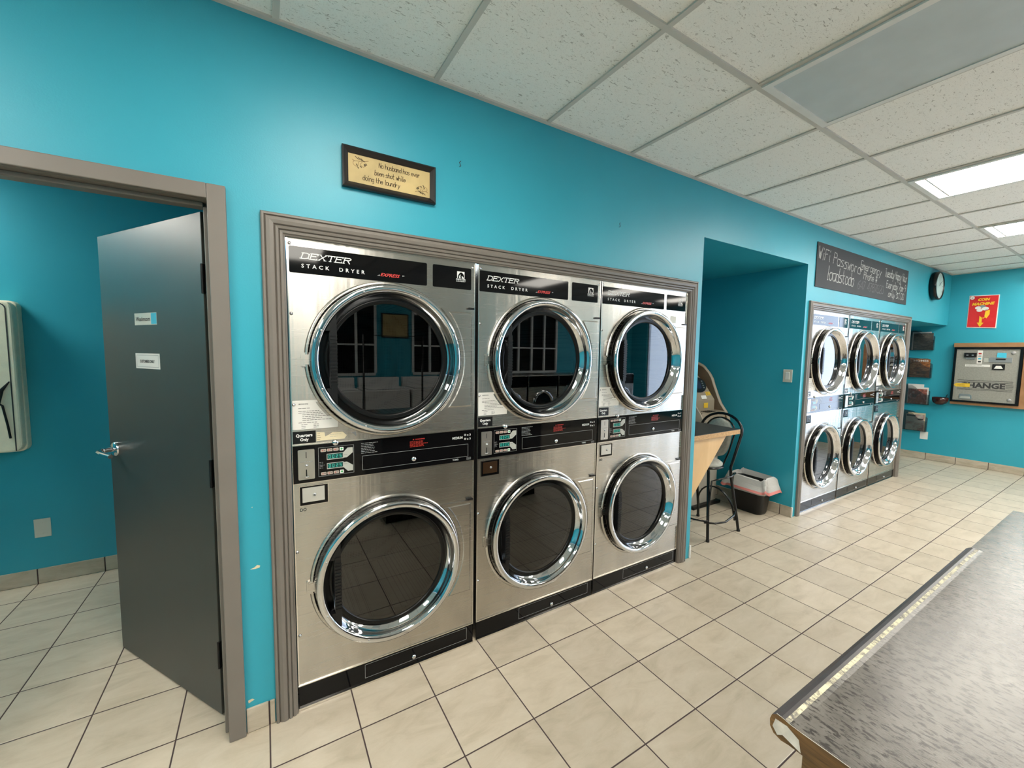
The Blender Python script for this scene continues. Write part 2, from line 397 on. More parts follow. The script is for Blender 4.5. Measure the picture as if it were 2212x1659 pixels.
def ribbon(mb, pl, w, fn, out):
    for k in range(len(pl)-1):
        (ax, ay), (bx, by) = pl[k], pl[k+1]; dx, dy = bx-ax, by-ay; L = math.hypot(dx, dy) or 1e-6
        ux, uy = dx/L*w/2, dy/L*w/2
        o2 = out+.00002*(k % 3)
        mb.poly([fn(ax-ux-uy, ay-uy+ux, o2), fn(ax-ux+uy, ay-uy-ux, o2), fn(bx+ux+uy, by+uy-ux, o2), fn(bx+ux-uy, by+uy+ux, o2)])
def hand(mb, txt, x0, x1, zb, h, out, material, fn=FRONT, w=.1, jit=.25, shear=.12, rot=0, seed=1, adv=5.2):
    rr = random.Random(seed); st, X = strokes(txt, adv); sx = (x1-x0)/X; sz = h/7; mb.m(material)
    for pl in st:
        q = []
        for a, b in pl:
            a += rr.uniform(-jit, jit); b += rr.uniform(-jit, jit); px = (a*sx+b*sz*shear); pz = b*sz
            q.append((x0+px*math.cos(rot)-pz*math.sin(rot), zb+px*math.sin(rot)+pz*math.cos(rot)))
        ribbon(mb, q, w*h, fn, out)
def serif_word(mb, txt, x0, x1, zb, h, out, material, fn=FRONT, shear=.35):
    """wide italic slab lettering"""
    adv = 6.1; mb.m(material); st, X = [], 0
    ser = {'D': [(0, 0), (0, 7)], 'E': [(0, 0), (0, 7)], 'X': [(0, 0), (4.6, 7), (0, 7), (4.6, 0)], 'T': [(2.3, 0)], 'R': [(0, 0), (0, 7)]}
    for ch in txt:
        for s_ in G[ch].split(';'):
            st.append(([(X+int(q[0])*1.15, float(q[1])) for q in s_.split()], .17 if ch != 'X' else .14))
        for a, b in ser[ch]: st.append(([(X+a-.9, b), (X+a+.9, b)], .09))
        if ch == 'E': st += [([(X+4.6, 0), (X+4.6, 1.6)], .09), ([(X+4.6, 7), (X+4.6, 5.4)], .09)]
        if ch == 'T': st += [([(X, 7), (X, 5.4)], .09), ([(X+4.6, 7), (X+4.6, 5.4)], .09)]
        X += adv
    sx = (x1-x0)/(X-1); sz = h/7
    for pl, w in st: ribbon(mb, [(x0+a*sx+b*sz*shear, zb+b*sz) for a, b in pl], w*h, fn, out)
def lines_of_text(mb, x0, x1, z0, z1, n, out, material, fn=FRONT, th=.0022, seed=3):
    rr = random.Random(seed); mb.m(material)
    for i in range(n):
        z = z1-(z1-z0)*(i+.5)/n; a = x0; end = x0+(x1-x0)*rr.uniform(.6, 1.0)
        while a < end:
            b = min(end, a+rr.uniform(.006, .016)); mb.poly([fn(a, z-th/2, out), fn(b, z-th/2, out), fn(b, z+th/2, out), fn(a, z+th/2, out)]); a = b+.0022
def frame_line(mb, a0, a1, b0, b1, w, out, fn=FRONT):
    for A0, A1, B0, B1 in ((a0, a1, b0, b0+w), (a0, a1, b1-w, b1), (a0, a0+w, b0+w, b1-w), (a1-w, a1, b0+w, b1-w)):
        mb.poly([fn(A0, B0, out), fn(A1, B0, out), fn(A1, B1, out), fn(A0, B1, out)])
def flat(mb, a0, a1, b0, b1, out, fn=FRONT): mb.poly([fn(a0, b0, out), fn(a1, b0, out), fn(a1, b1, out), fn(a0, b1, out)])

# ============================================================ THE ROOM
H = 2.694; XF = 8.43; XL = -3.4; YB = -5.9; TW = .13
def boxes(name, L, m_):
    b = MB()
    for q in L: b.box(*q)
    return struct(b.build(name, m_))
fl = MB(); fl.poly([(XL-.2, YB-.2, 0), (XF+.2, YB-.2, 0), (XF+.2, 2.2, 0), (XL-.2, 2.2, 0)]); fl.box(XL-.2, XF+.2, YB-.2, 2.2, -.1, -.0005)
struct(fl.build('floor', FLOOR))
boxes('ceiling', [(XL, XF, YB, 0, H+.008, H+.06)], CEIL)
DX0, DX1, DZ = -1.045, -.125, 2.05           # rough door opening
NX0, NX1, NZ, ND = 2.665, 4.19, 2.335, 1.40  # niche
boxes('wall_back', [
    (XL, DX0, 0, TW, 0, H), (DX0, DX1, 0, TW, DZ, H), (DX1, .03, 0, TW, 0, H),
    (.03, 2.57, 0, TW, 1.97, H), (2.57, NX0, 0, .95, 0, H),
    (NX0, NX1, 0, ND, NZ, H), (NX1, 4.27, 0, .95, 0, H), (4.27, 6.85, 0, TW, 1.97, H),
    (6.85, 6.94, 0, .95, 0, H), (6.94, XF, 0, 1.05, 1.984, H)], WALL)
boxes('wall_niche_left', [(NX0-.06, NX0, .95, ND, 0, NZ)], WALL)
boxes('wall_niche_right', [(NX1, NX1+.06, .95, ND, 0, NZ)], WALL)
boxes('wall_niche_back', [(NX0, NX1, ND, ND+.08, 0, NZ)], WALL)
boxes('wall_alcove_back', [(6.85, XF, 1.05, 1.13, 0, 1.984), (6.85, 6.94, .95, 1.05, 0, 1.984)], WALL)
WY0, WY1, WZ0, WZ1 = -5.4, -1.22, .30, 2.40
boxes('wall_right', [(XF, XF+.15, WY1, 1.13, 0, H), (XF, XF+.15, YB, WY0, 0, H), (XF, XF+.15, WY0, WY1, 0, WZ0), (XF, XF+.15, WY0, WY1, WZ1, H)], WALL)
boxes('wall_left', [(XL-.15, XL, YB, 0, 0, H)], WALL)
# the wall behind the camera, with tall dark windows in it
FW = [(.4, 1.75), (2.45, 3.8), (4.5, 5.9)]
L = []; xs = XL
for a, b in FW: L += [(xs, a, YB-.15, YB, 0, H), (a, b, YB-.15, YB, 0, 1.05), (a, b, YB-.15, YB, 2.45, H)]; xs = b
L.append((xs, XF, YB-.15, YB, 0, H)); boxes('wall_front', L, WALL)
for i, (a, b) in enumerate(FW):
    w_ = MB(); w_.box(a, b, YB-.03, YB+.02, 1.05, 1.10).box(a, b, YB-.03, YB+.02, 2.40, 2.45).box(a, b, YB-.02, YB+.015, 1.60, 1.63)
    n = 4
    for k in range(n+1):
        x = a+(b-a)*k/n; w_.box(x-.022, x+.022, YB-.03, YB+.018, 1.10, 2.40)
    o = struct(w_.build('window_%d' % (i+2), WHITEM)); MB().box(a, b, YB-.12, YB-.06, 1.05, 2.45).build('pane', DARKGL, o)
# storefront window in the right wall, daylight outside
w_ = MB(); n = 4
w_.box(XF+.04, XF+.11, WY0, WY1, WZ0, WZ0+.06).box(XF+.04, XF+.11, WY0, WY1, WZ1-.06, WZ1)
for k in range(n+1):
    y = WY0+(WY1-WY0)*k/n; w_.box(XF+.04, XF+.11, max(WY0, y-.03), min(WY1, y+.03), WZ0+.06, WZ1-.06)
o = struct(w_.build('window_1', SILVER))
CLR = mat_clear('clear_window_glass', (.97, .98, 1, 1), 1.0)
MB().box(XF+.07, XF+.076, WY0, WY1, WZ0, WZ1).build('pane', CLR, o)
# back room seen through the door
boxes('wall_washroom_back', [(-3.0, .12, 1.87, 1.97, 0, 2.72)], WALL)
boxes('wall_washroom_right', [(.04, .075, TW, 1.87, 0, 2.72)], WALL)
boxes('wall_washroom_left', [(-3.0, -2.92, TW, 1.87, 0, 2.72)], WALL)
boxes('ceiling_washroom', [(-3.0, .08, TW, 1.9, 2.60, 2.66)], CEIL)

# ceiling grid: main runners along x, cross tees along y
KX, YM, P2 = .07, -.742, .6096
g = MB()
for k in range(4): g.box(XL, XF, YM-2*P2*k-.012, YM-2*P2*k+.012, H, H+.02)
k = -6
while KX+k*P2 < XF:
    x = KX+k*P2
    if x > XL: g.box(x-.011, x+.011, YB, 0, H+.001, H+.02)
    k += 1
g.box(XL, XF, -.022, 0, H-.001, H+.02); g.box(XF-.022, XF, YB, -.022, H-.001, H+.02)
struct(g.build('trim_3', TBAR))

# skirting tiles, joints in line with the floor grid
def skirting(name, axis, c, d, a, b, h=.098):
    m_ = MB(); g0, S = (.290, .3114) if axis == 'x' else (-.212, .3114)
    k = math.floor((a-g0)/S); 
    while g0+k*S < b:
        p, q = max(a, g0+k*S+.003), min(b, g0+(k+1)*S-.003); k += 1
        if q-p < .01: continue
        if axis == 'x': m_.box(p, q, min(c, c+d), max(c, c+d), .002, h)
        else: m_.box(min(c, c+d), max(c, c+d), p, q, .002, h)
    o = struct(m_.build(name, TILE, bevel=.002))
    q = MB(); e = d*.5
    if axis == 'x': q.box(a, b, min(c, c+e), max(c, c+e), .001, h-.002)
    else: q.box(min(c, c+e), max(c, c+e), a, b, .001, h-.002)
    q.build('grout', GROUT, o)
    return o
skirting('baseboard_back', 'x', 0, -.009, -.098, -.002, .10)
skirting('baseboard_right', 'y', XF, -.009, -1.22, 1.05)
skirting('baseboard_washroom', 'x', 1.87, -.009, -2.92, .04)
skirting('baseboard_niche_right', 'y', NX1, -.009, -.0, ND)
skirting('baseboard_niche_left', 'y', NX0, .009, -.0, ND)
skirting('baseboard_niche_back', 'x', ND, -.009, NX0+.01, NX1-.01)
b = MB(); b.box(NX1-.009, NX1+.003, -.0095, -.0005, .002, .098).box(NX0-.003, NX0+.009, -.0095, -.0005, .002, .098)
struct(b.build('trim_4', PAPER))

# fluted casing round each bank of dryers
def casing(name, x0, x1, z1):
    Wd = .078
    prof = [(0, 0), (0, .016), (.004, .020), (.010, .020), (.013, .014), (.017, .020), (.028, .024), (.040, .022), (.044, .015), (.048, .021), (.056, .019), (.059, .012), (.062, .016), (.070, .015), (.074, .010), (Wd, .008), (Wd, -.02), (0, -.0005)]
    m_ = MB(); sec = []
    for d, h in prof:
        sec.append([(x0+d, -h, .001), (x0+d, -h, z1-d), (x1-d, -h, z1-d), (x1-d, -h, .001)])
    k = len(prof); v = [p for s_ in sec for p in s_]
    f = [(i*4+j, i*4+j+1, ((i+1) % k)*4+j+1, ((i+1) % k)*4+j) for i in range(k) for j in range(3)]
    f += [tuple(i*4 for i in range(k)), tuple(i*4+3 for i in range(k))[::-1]]
    m_.add(v, f); return struct(m_.build(name, TAUPE))
casing('trim_1', .002, 2.600, 2.017)
casing('trim_2', 4.252, 6.885, 2.017)

# steel door frame of the washroom
fr = MB()
for sx in (0, 1):
    xi, xo = (-.155, -.100) if sx else (-1.015, -1.070)
    a, b_ = min(xi, xo), max(xi, xo)
    sgn = -1 if sx else 1
    fr.box(a, b_, -.022, -.004, 0.001, 2.077)
    fr.box(min(xi, xi-sgn*.026), max(xi, xi-sgn*.026), -.004, TW, .001, 2.026)
    fr.box(min(xi, xi+sgn*.016), max(xi, xi+sgn*.016), .035, .085, .001, 2.01)
fr.box(-1.015, -.155, -.022, -.004, 2.026, 2.077).box(-1.015, -.155, -.004, TW, 2.026, 2.049).box(-.999, -.171, .035, .085, 2.010, 2.026)
struct(fr.build('door_frame', TAUPE, bevel=.003))
# door leaf, swung into the washroom
leaf = MB(); leaf.box(0, .852, -.045, 0, .008, 2.018)
LO = leaf.build('door_1', DOORP, bevel=.002); LO.location = (-.189, .134, 0); LO.rotation_euler = (0, 0, math.atan2(.842, -.539)); struct(LO)
h = MB()
h.lathe([(0, .012), (.028, .012), (.034, .006), (.034, 0)], lambda a, b, c: (.79+a, c+.0005, 1.025+b), 24)
h.tube([(.79, .008, 1.025), (.79, .045, 1.025)], .011, 12)
h.tube([(.79, .045, 1.025), (.79, .058, 1.023), (.775, .066, 1.022), (.74, .068, 1.019), (.665, .066, 1.017)], [.013, .013, .012, .011, .009], 12)
h.build('door_handle', CHROME, LO)
for z in (1.77, 1.02, .27):
    hb = MB(); hb.box(-.004, -.0005, -.040, -.004, z-.055, z+.055).tube([(-.004, .004, z-.055), (-.004, .004, z+.055)], .006, 8); hb.build('hinge', BLACKP, LO)
LFN = lambda a, b, c: (.852-a, c+.0006, b)         # face of the leaf, a runs from the free edge
m_ = MB(); m_.m(SWITCH); flat(m_, .312, .500, 1.605, 1.656, 0, LFN); m_.m(CYAN); flat(m_, .453, .498, 1.608, 1.654, .0004, LFN)
put_text(m_, 'Washroom', .325, .445, 1.622, .018, .0006, INK, LFN, .02); m_.build('door_plate', None, LO)
m_ = MB(); m_.m(PAPER); flat(m_, .302, .508, 1.417, 1.483, 0, LFN); m_.m(GREYI); frame_line(m_, .312, .498, 1.424, 1.476, .0018, .0004, LFN)
put_text(m_, 'CUSTOMERS ONLY', .340, .465, 1.443, .012, .0006, INK, LFN, .03); m_.build('door_notice', None, LO)

wb = bpy.data.objects['wall_back']
for pts in ([(-.070, .660), (-.056, .664), (-.046, .672), (-.036, .668), (-.038, .660), (-.052, .658)], [(-.058, .905), (-.054, .906), (-.055, .901)], [(-.092, .130), (-.078, .133), (-.070, .126), (-.090, .118)]):
    q = MB(); q.poly([(a, -.0006, b) for a, b in pts]); q.build('paint_chip', CREAMP, wb)

# ============================================================ CEILING LIGHTS
def make_troffer(lit):
    t = thing('ceiling_light', '', 'ceiling light'); w, l = P2-.024, 2*P2-.026
    f = MB()
    for a0, a1, b0, b1 in ((0, w, 0, .03), (0, w, l-.03, l), (0, .03, .03, l-.03), (w-.03, w, .03, l-.03)): f.box(a0, a1, -b1, -b0, -.006, .006)
    f.build('frame', WHITEM, t)
    d = MB(); d.box(.03, w-.03, -(l-.03), -.03, -.002, .004); d.build('diffuser', LENS_ON if lit else LENS_OFF, t)
    if lit:
        for y_ in (-.085, -(l-.075)): e = MB(); e.box(.032, w-.032, y_, y_+.010, -.005, -.002); e.build('lamp_holder_strip', WHITEM, t)
    return t
lamp_on, lamp_off = make_troffer(True), make_troffer(False)
first = {True: lamp_on, False: lamp_off}; used = set()
LP = [(3, 0, False, 'large unlit flat ceiling light panel, pale grey'),
      (6, 0, True, 'largest lit fluorescent ceiling light, beyond the unlit panel'),
      (9, 0, True, 'lit fluorescent ceiling light between the largest and the farthest ones'),
      (12, 0, True, 'farthest lit ceiling light, cut by the right photo edge, above the coin machine poster'),
      (0, 0, True, 'lit ceiling light overhead beside the door, out of view'),
      (-3, 0, True, 'lit ceiling light left of the washroom door, out of view'),
      (0, 2, True, 'second-row ceiling light behind the camera, above the left washers'),
      (-4, 2, True, 'second-row ceiling light behind the camera, nearest the left wall'),
      (3, 2, False, 'second-row ceiling light behind the camera, above the middle aisle'),
      (6, 2, True, 'second-row ceiling light behind the camera, third from the storefront side'),
      (9, 2, True, 'second-row ceiling light behind the camera, second from the storefront side'),
      (12, 2, True, 'second-row ceiling light behind the camera, nearest the storefront window')]
for k, row, lit, lab in LP:
    o = first[lit] if lit not in used else copy_tree(first[lit]); used.add(lit)
    o.location = (KX+k*P2+.012, YM-.013-row*2*P2, H-.001); tag(o, lab, 'ceiling light', 'fluorescent ceiling lights')

wl = thing('washroom_ceiling_light', 'ceiling light of the washroom, out of view to the left', 'ceiling light', (-2.15, 1.50, 2.599))
MB().box(-.45, .45, -.12, .12, -.05, 0).build('housing', WHITEM, wl); MB().box(-.43, .43, -.10, .10, -.056, -.051).build('diffuser', emis('washroom_diffuser', LAMP_COL, 21.0), wl)

# ============================================================ DRYERS
DW, DT = .803, 1.940
CX = .388; CZU, CZL = 1.470, .525
def ring_panel(mb, x0, x1, z0, z1, cx, cz, r, n=72):
    ang = sorted(set([2*PI*i/n for i in range(n)]+[math.atan2(z-cz, x-cx) % (2*PI) for x in (x0, x1) for z in (z0, z1)]))
    inn, out = [], []
    for t in ang:
        c, s = math.cos(t), math.sin(t); ks = []
        if c > 1e-9: ks.append((x1-cx)/c)
        if c < -1e-9: ks.append((x0-cx)/c)
        if s > 1e-9: ks.append((z1-cz)/s)
        if s < -1e-9: ks.append((z0-cz)/s)
        k = min(ks); out.append((cx+c*k, 0, cz+s*k)); inn.append((cx+r*c, 0, cz+r*s))
    N = len(ang); mb.add(out+inn, [(i, (i+1) % N, (i+1) % N+N, i+N) for i in range(N)])
def make_door(t, cz):
    F = lambda a, b, h: (CX+a, -h, cz+b)
    d = MB(); d.lathe([(.309, .040), (.314, .043), (.317, .049), (.315, .055), (.308, .058), (.294, .057), (.289, .053), (.285, .036), (.276, .018), (.266, .006), (.262, .003)], F, 96)
    dr = d.build('door', CHROME, t)
    g_ = MB(); g_.lathe([(.300, .001), (.306, .004), (.309, .012), (.309, .040)], F, 96); g_.build('outer_rim', BLACKG, dr)
    g_ = MB(); g_.lathe([(.262, .003), (.260, .011), (.255, .014), (.250, .010), (.247, .011), (.243, .008), (.240, .001), (.240, -.02)], F, 96); g_.build('gasket', RUBBER, dr)
    g_ = MB(); n = 72; g_.add([F(.241*math.cos(2*PI*i/n), .241*math.sin(2*PI*i/n), .003) for i in range(n)], [tuple(range(n))]); g_.build('glass', GLASS, dr)
    # black grip across the left side of the window
    hm = MB(); xr = -.222
    def wedge(s):
        a = math.acos(xr/.286); lo = math.asin(.115/.286)
        pts = [(xr, s*.115)]+[(xr, s*math.sqrt(.286**2-xr**2))]+[(.286*math.cos(t_), s*.286*math.sin(t_)) for t_ in [a+(PI-lo-a)*q/6 for q in range(7)]]+[(-.247, s*.115)]
        hm.prism(pts, F, .022, .052)
    wedge(1); wedge(-1)
    hm.prism([(xr, -.125), (xr, .125), (xr-.022, .125), (xr-.026, .10), (xr-.026, -.10), (xr-.022, -.125)], F, .022, .058)
    for q in range(15): z = -.098+.014*q; hm.prism([(xr+.001, z-.0035), (xr+.001, z+.0035), (xr-.024, z+.0035), (xr-.024, z-.0035)], F, .058, .0615)
    hm.build('handle', BLACKP, dr)
    # screws on the lip
    for q in range(8):
        sc = MB(); a = PI/8+q*PI/4; x, z = .301*math.cos(a), .301*math.sin(a); sc.lathe([(.0001, .0592), (.0035, .0590), (.004, .0575)], lambda A, B, h_: F(x+A, z+B, h_), 8)
        sc.build('screw', SILVER, dr)
    # pressed ring, hinge cover and latch plate on the sheet round the door
    er = MB(); er.lathe([(.318, .0005), (.321, .006), (.327, .0075), (.333, .006), (.337, .0005)], F, 96); er.build('pressed_ring', STEEL, t)
    R = .341; top = .242
    def cover(y, out, inset):
        x1 = DW-.006-CX-inset; tt = top-inset
        return [(x1, -tt), (x1, tt)]+[( (R+inset)*math.cos(q), (R+inset)*math.sin(q)) for q in [math.asin(tt/(R+inset))*(1-2*i/14) for i in range(15)]]
    hc = MB(); pts = cover(0, 0, 0); hc.prism([(a, b) for a, b in pts][::-1], F, .0005, .007)
    p2 = cover(0, 0, .014); p3 = cover(0, 0, .019); n = len(p2)
    hc.add([F(a, b, .0072) for a, b in p2]+[F(a, b, .0105) for a, b in p3], [(i, (i+1) % n, (i+1) % n+n, i+n) for i in range(n)])
    hc.add([F(a, b, .0105) for a, b in p3], [tuple(range(n))])
    hc.build('hinge_cover', STEEL, t)
    hk = MB(); hk.m(BLACKP); hk.prism(rrect(DW-.04-CX, DW-.008-CX, top+.001, top+.010, .003), F, .0005, .012); hk.build('hinge_knuckle', None, t)
    lp = MB(); lp.prism(rrect(.040-CX, .085-CX, -.028, .028, .005), F, .0005, .006); lp.prism(rrect(.047-CX, .080-CX, -.020, .020, .004), F, .006, .0085); lp.build('latch_plate', STEEL, t)
    return dr
def make_dryer():
    t = thing('stack_dryer', '', 'dryer')
    c = MB(); c.box(0, DW, .002, .02, 1.938, 1.9395)
    D = .86
    c.add([(0, 0, 0), (DW, 0, 0), (DW, D, 0), (0, D, 0), (0, 0, DT), (DW, 0, DT), (DW, D, DT), (0, D, DT)], [(3, 7, 4, 0), (1, 5, 6, 2), (2, 6, 7, 3), (4, 7, 6, 5)])
    c.build('cabinet', STEEL_EDGE, t)
    # upper front
    u = MB(); ring_panel(u, .004, DW-.004, 1.127, DT-.002, CX, CZU, .300)
    up_ = u.build('upper_panel', STEEL, t)
    l = MB(); ring_panel(l, .004, DW-.004, .108, .968, CX, CZL, .300)
    lo_ = l.build('lower_panel', STEEL, t)
    e = MB(); e.box(0, .004, -.003, .01, .108, DT).box(DW-.004, DW, -.003, .01, .108, DT).box(0, DW, -.004, .006, 1.1235, 1.1275).box(0, DW, -.004, .006, .9665, .970).box(0, DW, -.004, .004, .105, .109).box(0, DW, -.003, .004, DT-.003, DT)
    e.build('edge_trim', STEEL_EDGE, t)
    for cz, nm in ((CZU, 'drum'), (CZL, 'drum')):
        d = MB(); F = lambda a, b, h_: (CX+a, -h_, cz+b)
        d.lathe([(.300, 0), (.275, -.05), (.275, -.08), (.33, -.09), (.33, -.70), (.0001, -.74)], F, 48); d.build(nm, DRUM, t)
    make_door(t, CZU); make_door(t, CZL)
    # name band
    nb = MB(); nb.m(BLACKG); nb.prism(rrect(.008, .560, 1.807, 1.908, .006), FRONT, .0004, .0016); nb.prism(rrect(.588, .782, 1.807, 1.908, .006), FRONT, .0004, .0016)
    serif_word(nb, 'DEXTER', .050, .230, 1.864, .0215, .0020, WHITEI)
    put_text(nb, 'STACK  DRYER', .050, .288, 1.829, .0145, .0020, WHITEI, bold=.015, spacing=1.75)
    put_text(nb, 'EXPRESS', .352, .432, 1.8285, .0130, .0020, REDI, bold=.03, shear=.45)
    nb.m(GREYI); nb.poly([FRONT(.338, 1.829, .0020), FRONT(.350, 1.829, .0020), FRONT(.350, 1.834, .0020)]); nb.poly([FRONT(.447, 1.835, .0020), FRONT(.459, 1.839, .0020), FRONT(.447, 1.841, .0020)])
    nb.m(WHITEI); nb.prism([(.708, 1.857), (.746, 1.857), (.746, 1.889), (.708, 1.889)], FRONT, .0017, .0021)
    nb.m(BLACKG); nb.prism([(.712, 1.857), (.714, 1.872), (.722, 1.883), (.733, 1.885), (.742, 1.875), (.744, 1.864), (.739, 1.862), (.735, 1.868), (.731, 1.867), (.733, 1.857)], FRONT, .0022, .0024)
    nb.m(WHITEI); nb.prism([(.718, 1.857), (.719, 1.869), (.726, 1.876), (.724, 1.867), (.726, 1.857)], FRONT, .0025, .0026)
    put_text(nb, 'DEXTER', .702, .752, 1.849, .0060, .0020, WHITEI, bold=.03, shear=.3); put_text(nb, 'LAUNDRY', .703, .751, 1.841, .0055, .0020, WHITEI, bold=.02, shear=.3)
    nb.build('name_band', None, t)
    # control console
    cb = MB(); cb.m(BLACKG); cb.box(.002, DW-.002, -.006, .004, .9705, 1.1230)
    cb.m(GREYI); frame_line(cb, .266, .768, .992, 1.055, .0014, .0064); frame_line(cb, .094, .232, .988, 1.109, .0012, .0064)
    cb.m(BLACKG); cb.prism(rrect(.270, .764, .996, 1.051, .004), FRONT, .006, .0075)
    lines_of_text(cb, .262, .345, 1.063, 1.113, 7, .0064, GREYI, seed=5)
    lines_of_text(cb, .475, .566, 1.068, 1.097, 5, .0064, DKRED, th=.0032, seed=8)
    put_text(cb, 'WARNING', .500, .545, 1.101, .0055, .0064, REDI, bold=.03)
    cb.m(REDI); cb.poly([FRONT(.488, 1.101, .0064), FRONT(.496, 1.101, .0064), FRONT(.492, 1.108, .0064)])
    put_text(cb, 'MEDIUM', .684, .738, 1.084, .0115, .0064, WHITEI, bold=.015)
    for z in (1.100, 1.080):
        cb.m(GREYI); cb.prism(rrect(.746, .757, z-.004, z+.006, .003), FRONT, .006, .0066); put_text(cb, 'x 3', .761, .781, z-.004, .010, .0068, WHITEI, bold=.015)
    put_text(cb, 'T-30X2', .686, .716, .979, .007, .0064, WHITEI, bold=.02)
    cb.m(GREYI); frame_line(cb, .760, .783, .976, .987, .001, .0064); put_text(cb, '3584', .763, .780, .9785, .006, .0064, GREYI)
    con = cb.build('console', None, t)
    lk = MB(); kf = lambda x, z, h0: (lambda A, B, h_: (x+A, -h_-h0, z+B))
    lk.lathe([(.011, 0), (.011, .004), (.009, .007), (.0001, .0075)], kf(.492, 1.014, .0075), 20); lk.m(CHROME); lk.build('drawer_lock', CHROME, con)
    lk = MB(); lk.lathe([(.012, 0), (.012, .008), (.010, .011), (.0001, .012)], kf(.160, 1.124, .001), 20); lk.build('panel_lock', CHROME, t)
    # coin acceptor
    cp = MB(); cp.m(COINP); cp.prism(rrect(.020, .080, .985, 1.107, .004), FRONT, .0062, .0100)
    cp.m(BLACKP); flat(cp, .048, .0508, 1.073, 1.098, .0103); cp.poly([FRONT(.047, .998, .0103), FRONT(.052, .998, .0103), FRONT(.0515, 1.026, .0103), FRONT(.0475, 1.026, .0103)])
    lines_of_text(cp, .028, .074, 1.055, 1.061, 1, .0103, GREYI, seed=2)
    cs = cp.build('coin_acceptor', None, con)
    b_ = MB(); b_.m(CHROME); b_.lathe([(.0055, .010), (.0055, .013), (.0001, .0155)], lambda A, B, h_: (.050+A, -h_, 1.043+B), 14)
    b_.lathe([(.0045, .0103), (.0045, .0125), (.010, .0118), (.010, .0103)], lambda A, B, h_: (.050+A, -h_, .998+B*.5), 18, a0=PI, a1=2*PI); b_.build('coin_slot_trim', None, cs)
    # displays and keys
    dp = MB()
    for z0, up_side in ((1.058, True), (1.019, False)):
        dp.m(PALEG); dp.prism([(.126, z0-.003), (.190, z0-.003), (.190, z0+.022), (.126, z0+.022)], FRONT, .006, .0066)
        if up_side: dp.prism([(.190, z0-.001), (.204, z0-.001), (.228, z0+.018), (.228, z0+.040), (.207, z0+.040), (.190, z0+.022)], FRONT, .006, .0065)
        else: dp.prism([(.190, z0+.019), (.204, z0+.019), (.228, z0+.002), (.228, z0-.021), (.207, z0-.021), (.190, z0-.003)][::-1], FRONT, .006, .0065)
        dp.m(LEDBG); flat(dp, .128, .188, z0, z0+.020, .0068)
        seg = {'0': 'abcdef', '2': 'abged', '5': 'afgcd'}
        for i, ch in enumerate('0025'):
            x = .134+i*.0140; z = z0+.004; w_, h_ = .0055, .0115
            P_ = {'a': ((x, z+h_), (x+w_, z+h_)), 'b': ((x+w_, z+h_), (x+w_, z+h_/2)), 'c': ((x+w_, z+h_/2), (x+w_, z)), 'd': ((x, z), (x+w_, z)), 'e': ((x, z), (x, z+h_/2)), 'f': ((x, z+h_/2), (x, z+h_)), 'g': ((x, z+h_/2), (x+w_, z+h_/2))}
            dp.m(LED)
            for s_ in seg[ch]: ribbon(dp, list(P_[s_]), .0011, FRONT, .0072)
        put_text(dp, 'MINUTES', .192, .205, z0+.009, .003, .0068, INK)
    for zc in (1.096, .999):
        for i, x in enumerate((.103, .127, .151)):
            dp.m(BEIGEK); dp.prism(rrect(x, x+.021, zc-.006, zc+.006, .003), FRONT, .006, .0070)
            dp.m(DKRED); flat(dp, x+.005, x+.009, zc-.002, zc+.002, .0073); dp.m(INK); flat(dp, x+.011, x+.018, zc-.001, zc+.001, .0073)
        dp.m(WHITEI); dp.prism(rrect(.176, .191, zc-.007, zc+.007, .002), FRONT, .006, .0072); dp.m(GREENI); dp.prism([(.1835, zc-.005), (.1885, zc), (.1835, zc+.005), (.1785, zc)], FRONT, .0072, .0076)
    lines_of_text(dp, .098, .118, 1.020, 1.050, 5, .0064, GREYI, th=.0014, seed=4)
    dp.build('display', None, con)
    # kick plate
    kp = MB(); kp.m(BLACKG); kp.box(.002, DW-.002, .001, .01, .010, .104); kp.m(GREYI); frame_line(kp, .266, .768, .030, .094, .0014, .0002); kp.m(BLACKG); kp.prism(rrect(.269, .765, .033, .091, .003), FRONT, -.001, .0008)
    kpo = kp.build('kick_plate', None, t)
    k2 = MB(); k2.box(0, DW, -.006, .006, .002, .010); k2.build('kick_lip', STEEL_EDGE, kpo)
    lk = MB(); lk.lathe([(.010, 0), (.010, .005), (.007, .008), (.0001, .0085)], kf(.490, .048, .001), 18); lk.build('kick_lock', CHROME, kpo)
    for x, z in ((.011, 1.917), (.011, 1.649), (.011, 1.290), (.009, .685), (.011, .327), (.790, 1.915)):
        sc = MB(); sc.lathe([(.0065, .0), (.006, .003), (.0001, .0042)], kf(x, z, 0), 12); sc.build('panel_screw', CHROME, t)
    # stickers
    pp = MB(); pp.m(PAPER); z0, z1 = 1.189, 1.306
    cut = [(CX+.345*math.cos(a), CZU+.345*math.sin(a)) for a in [PI+.495+.275*i/8 for i in range(9)]]
    outl = [(.004, z0), (.172, z0), (.172, 1.233)]+[p for p in cut[::-1] if p[1] < z1 and p[1] > 1.233]+[(.112, z1), (.006, z1)]
    pp.prism(outl, FRONT, .0004, .0010)
    put_text(pp, 'IMPORTANT NOTICE', .028, .062, 1.289, .005, .0014, INK, bold=.02)
    lines_of_text(pp, .026, .080, 1.270, 1.278, 1, .0014, INK, seed=11, th=.0016); lines_of_text(pp, .026, .122, 1.252, 1.266, 2, .0014, INK, seed=12, th=.0018); lines_of_text(pp, .040, .150, 1.222, 1.252, 4, .0014, INK, seed=13, th=.0018)
    lines_of_text(pp, .026, .130, 1.213, 1.219, 1, .0014, INK, seed=14, th=.0018); lines_of_text(pp, .036, .060, 1.192, 1.211, 3, .0014, INK, seed=15, th=.0016); lines_of_text(pp, .080, .105, 1.192, 1.211, 3, .0014, INK, seed=16, th=.0016)
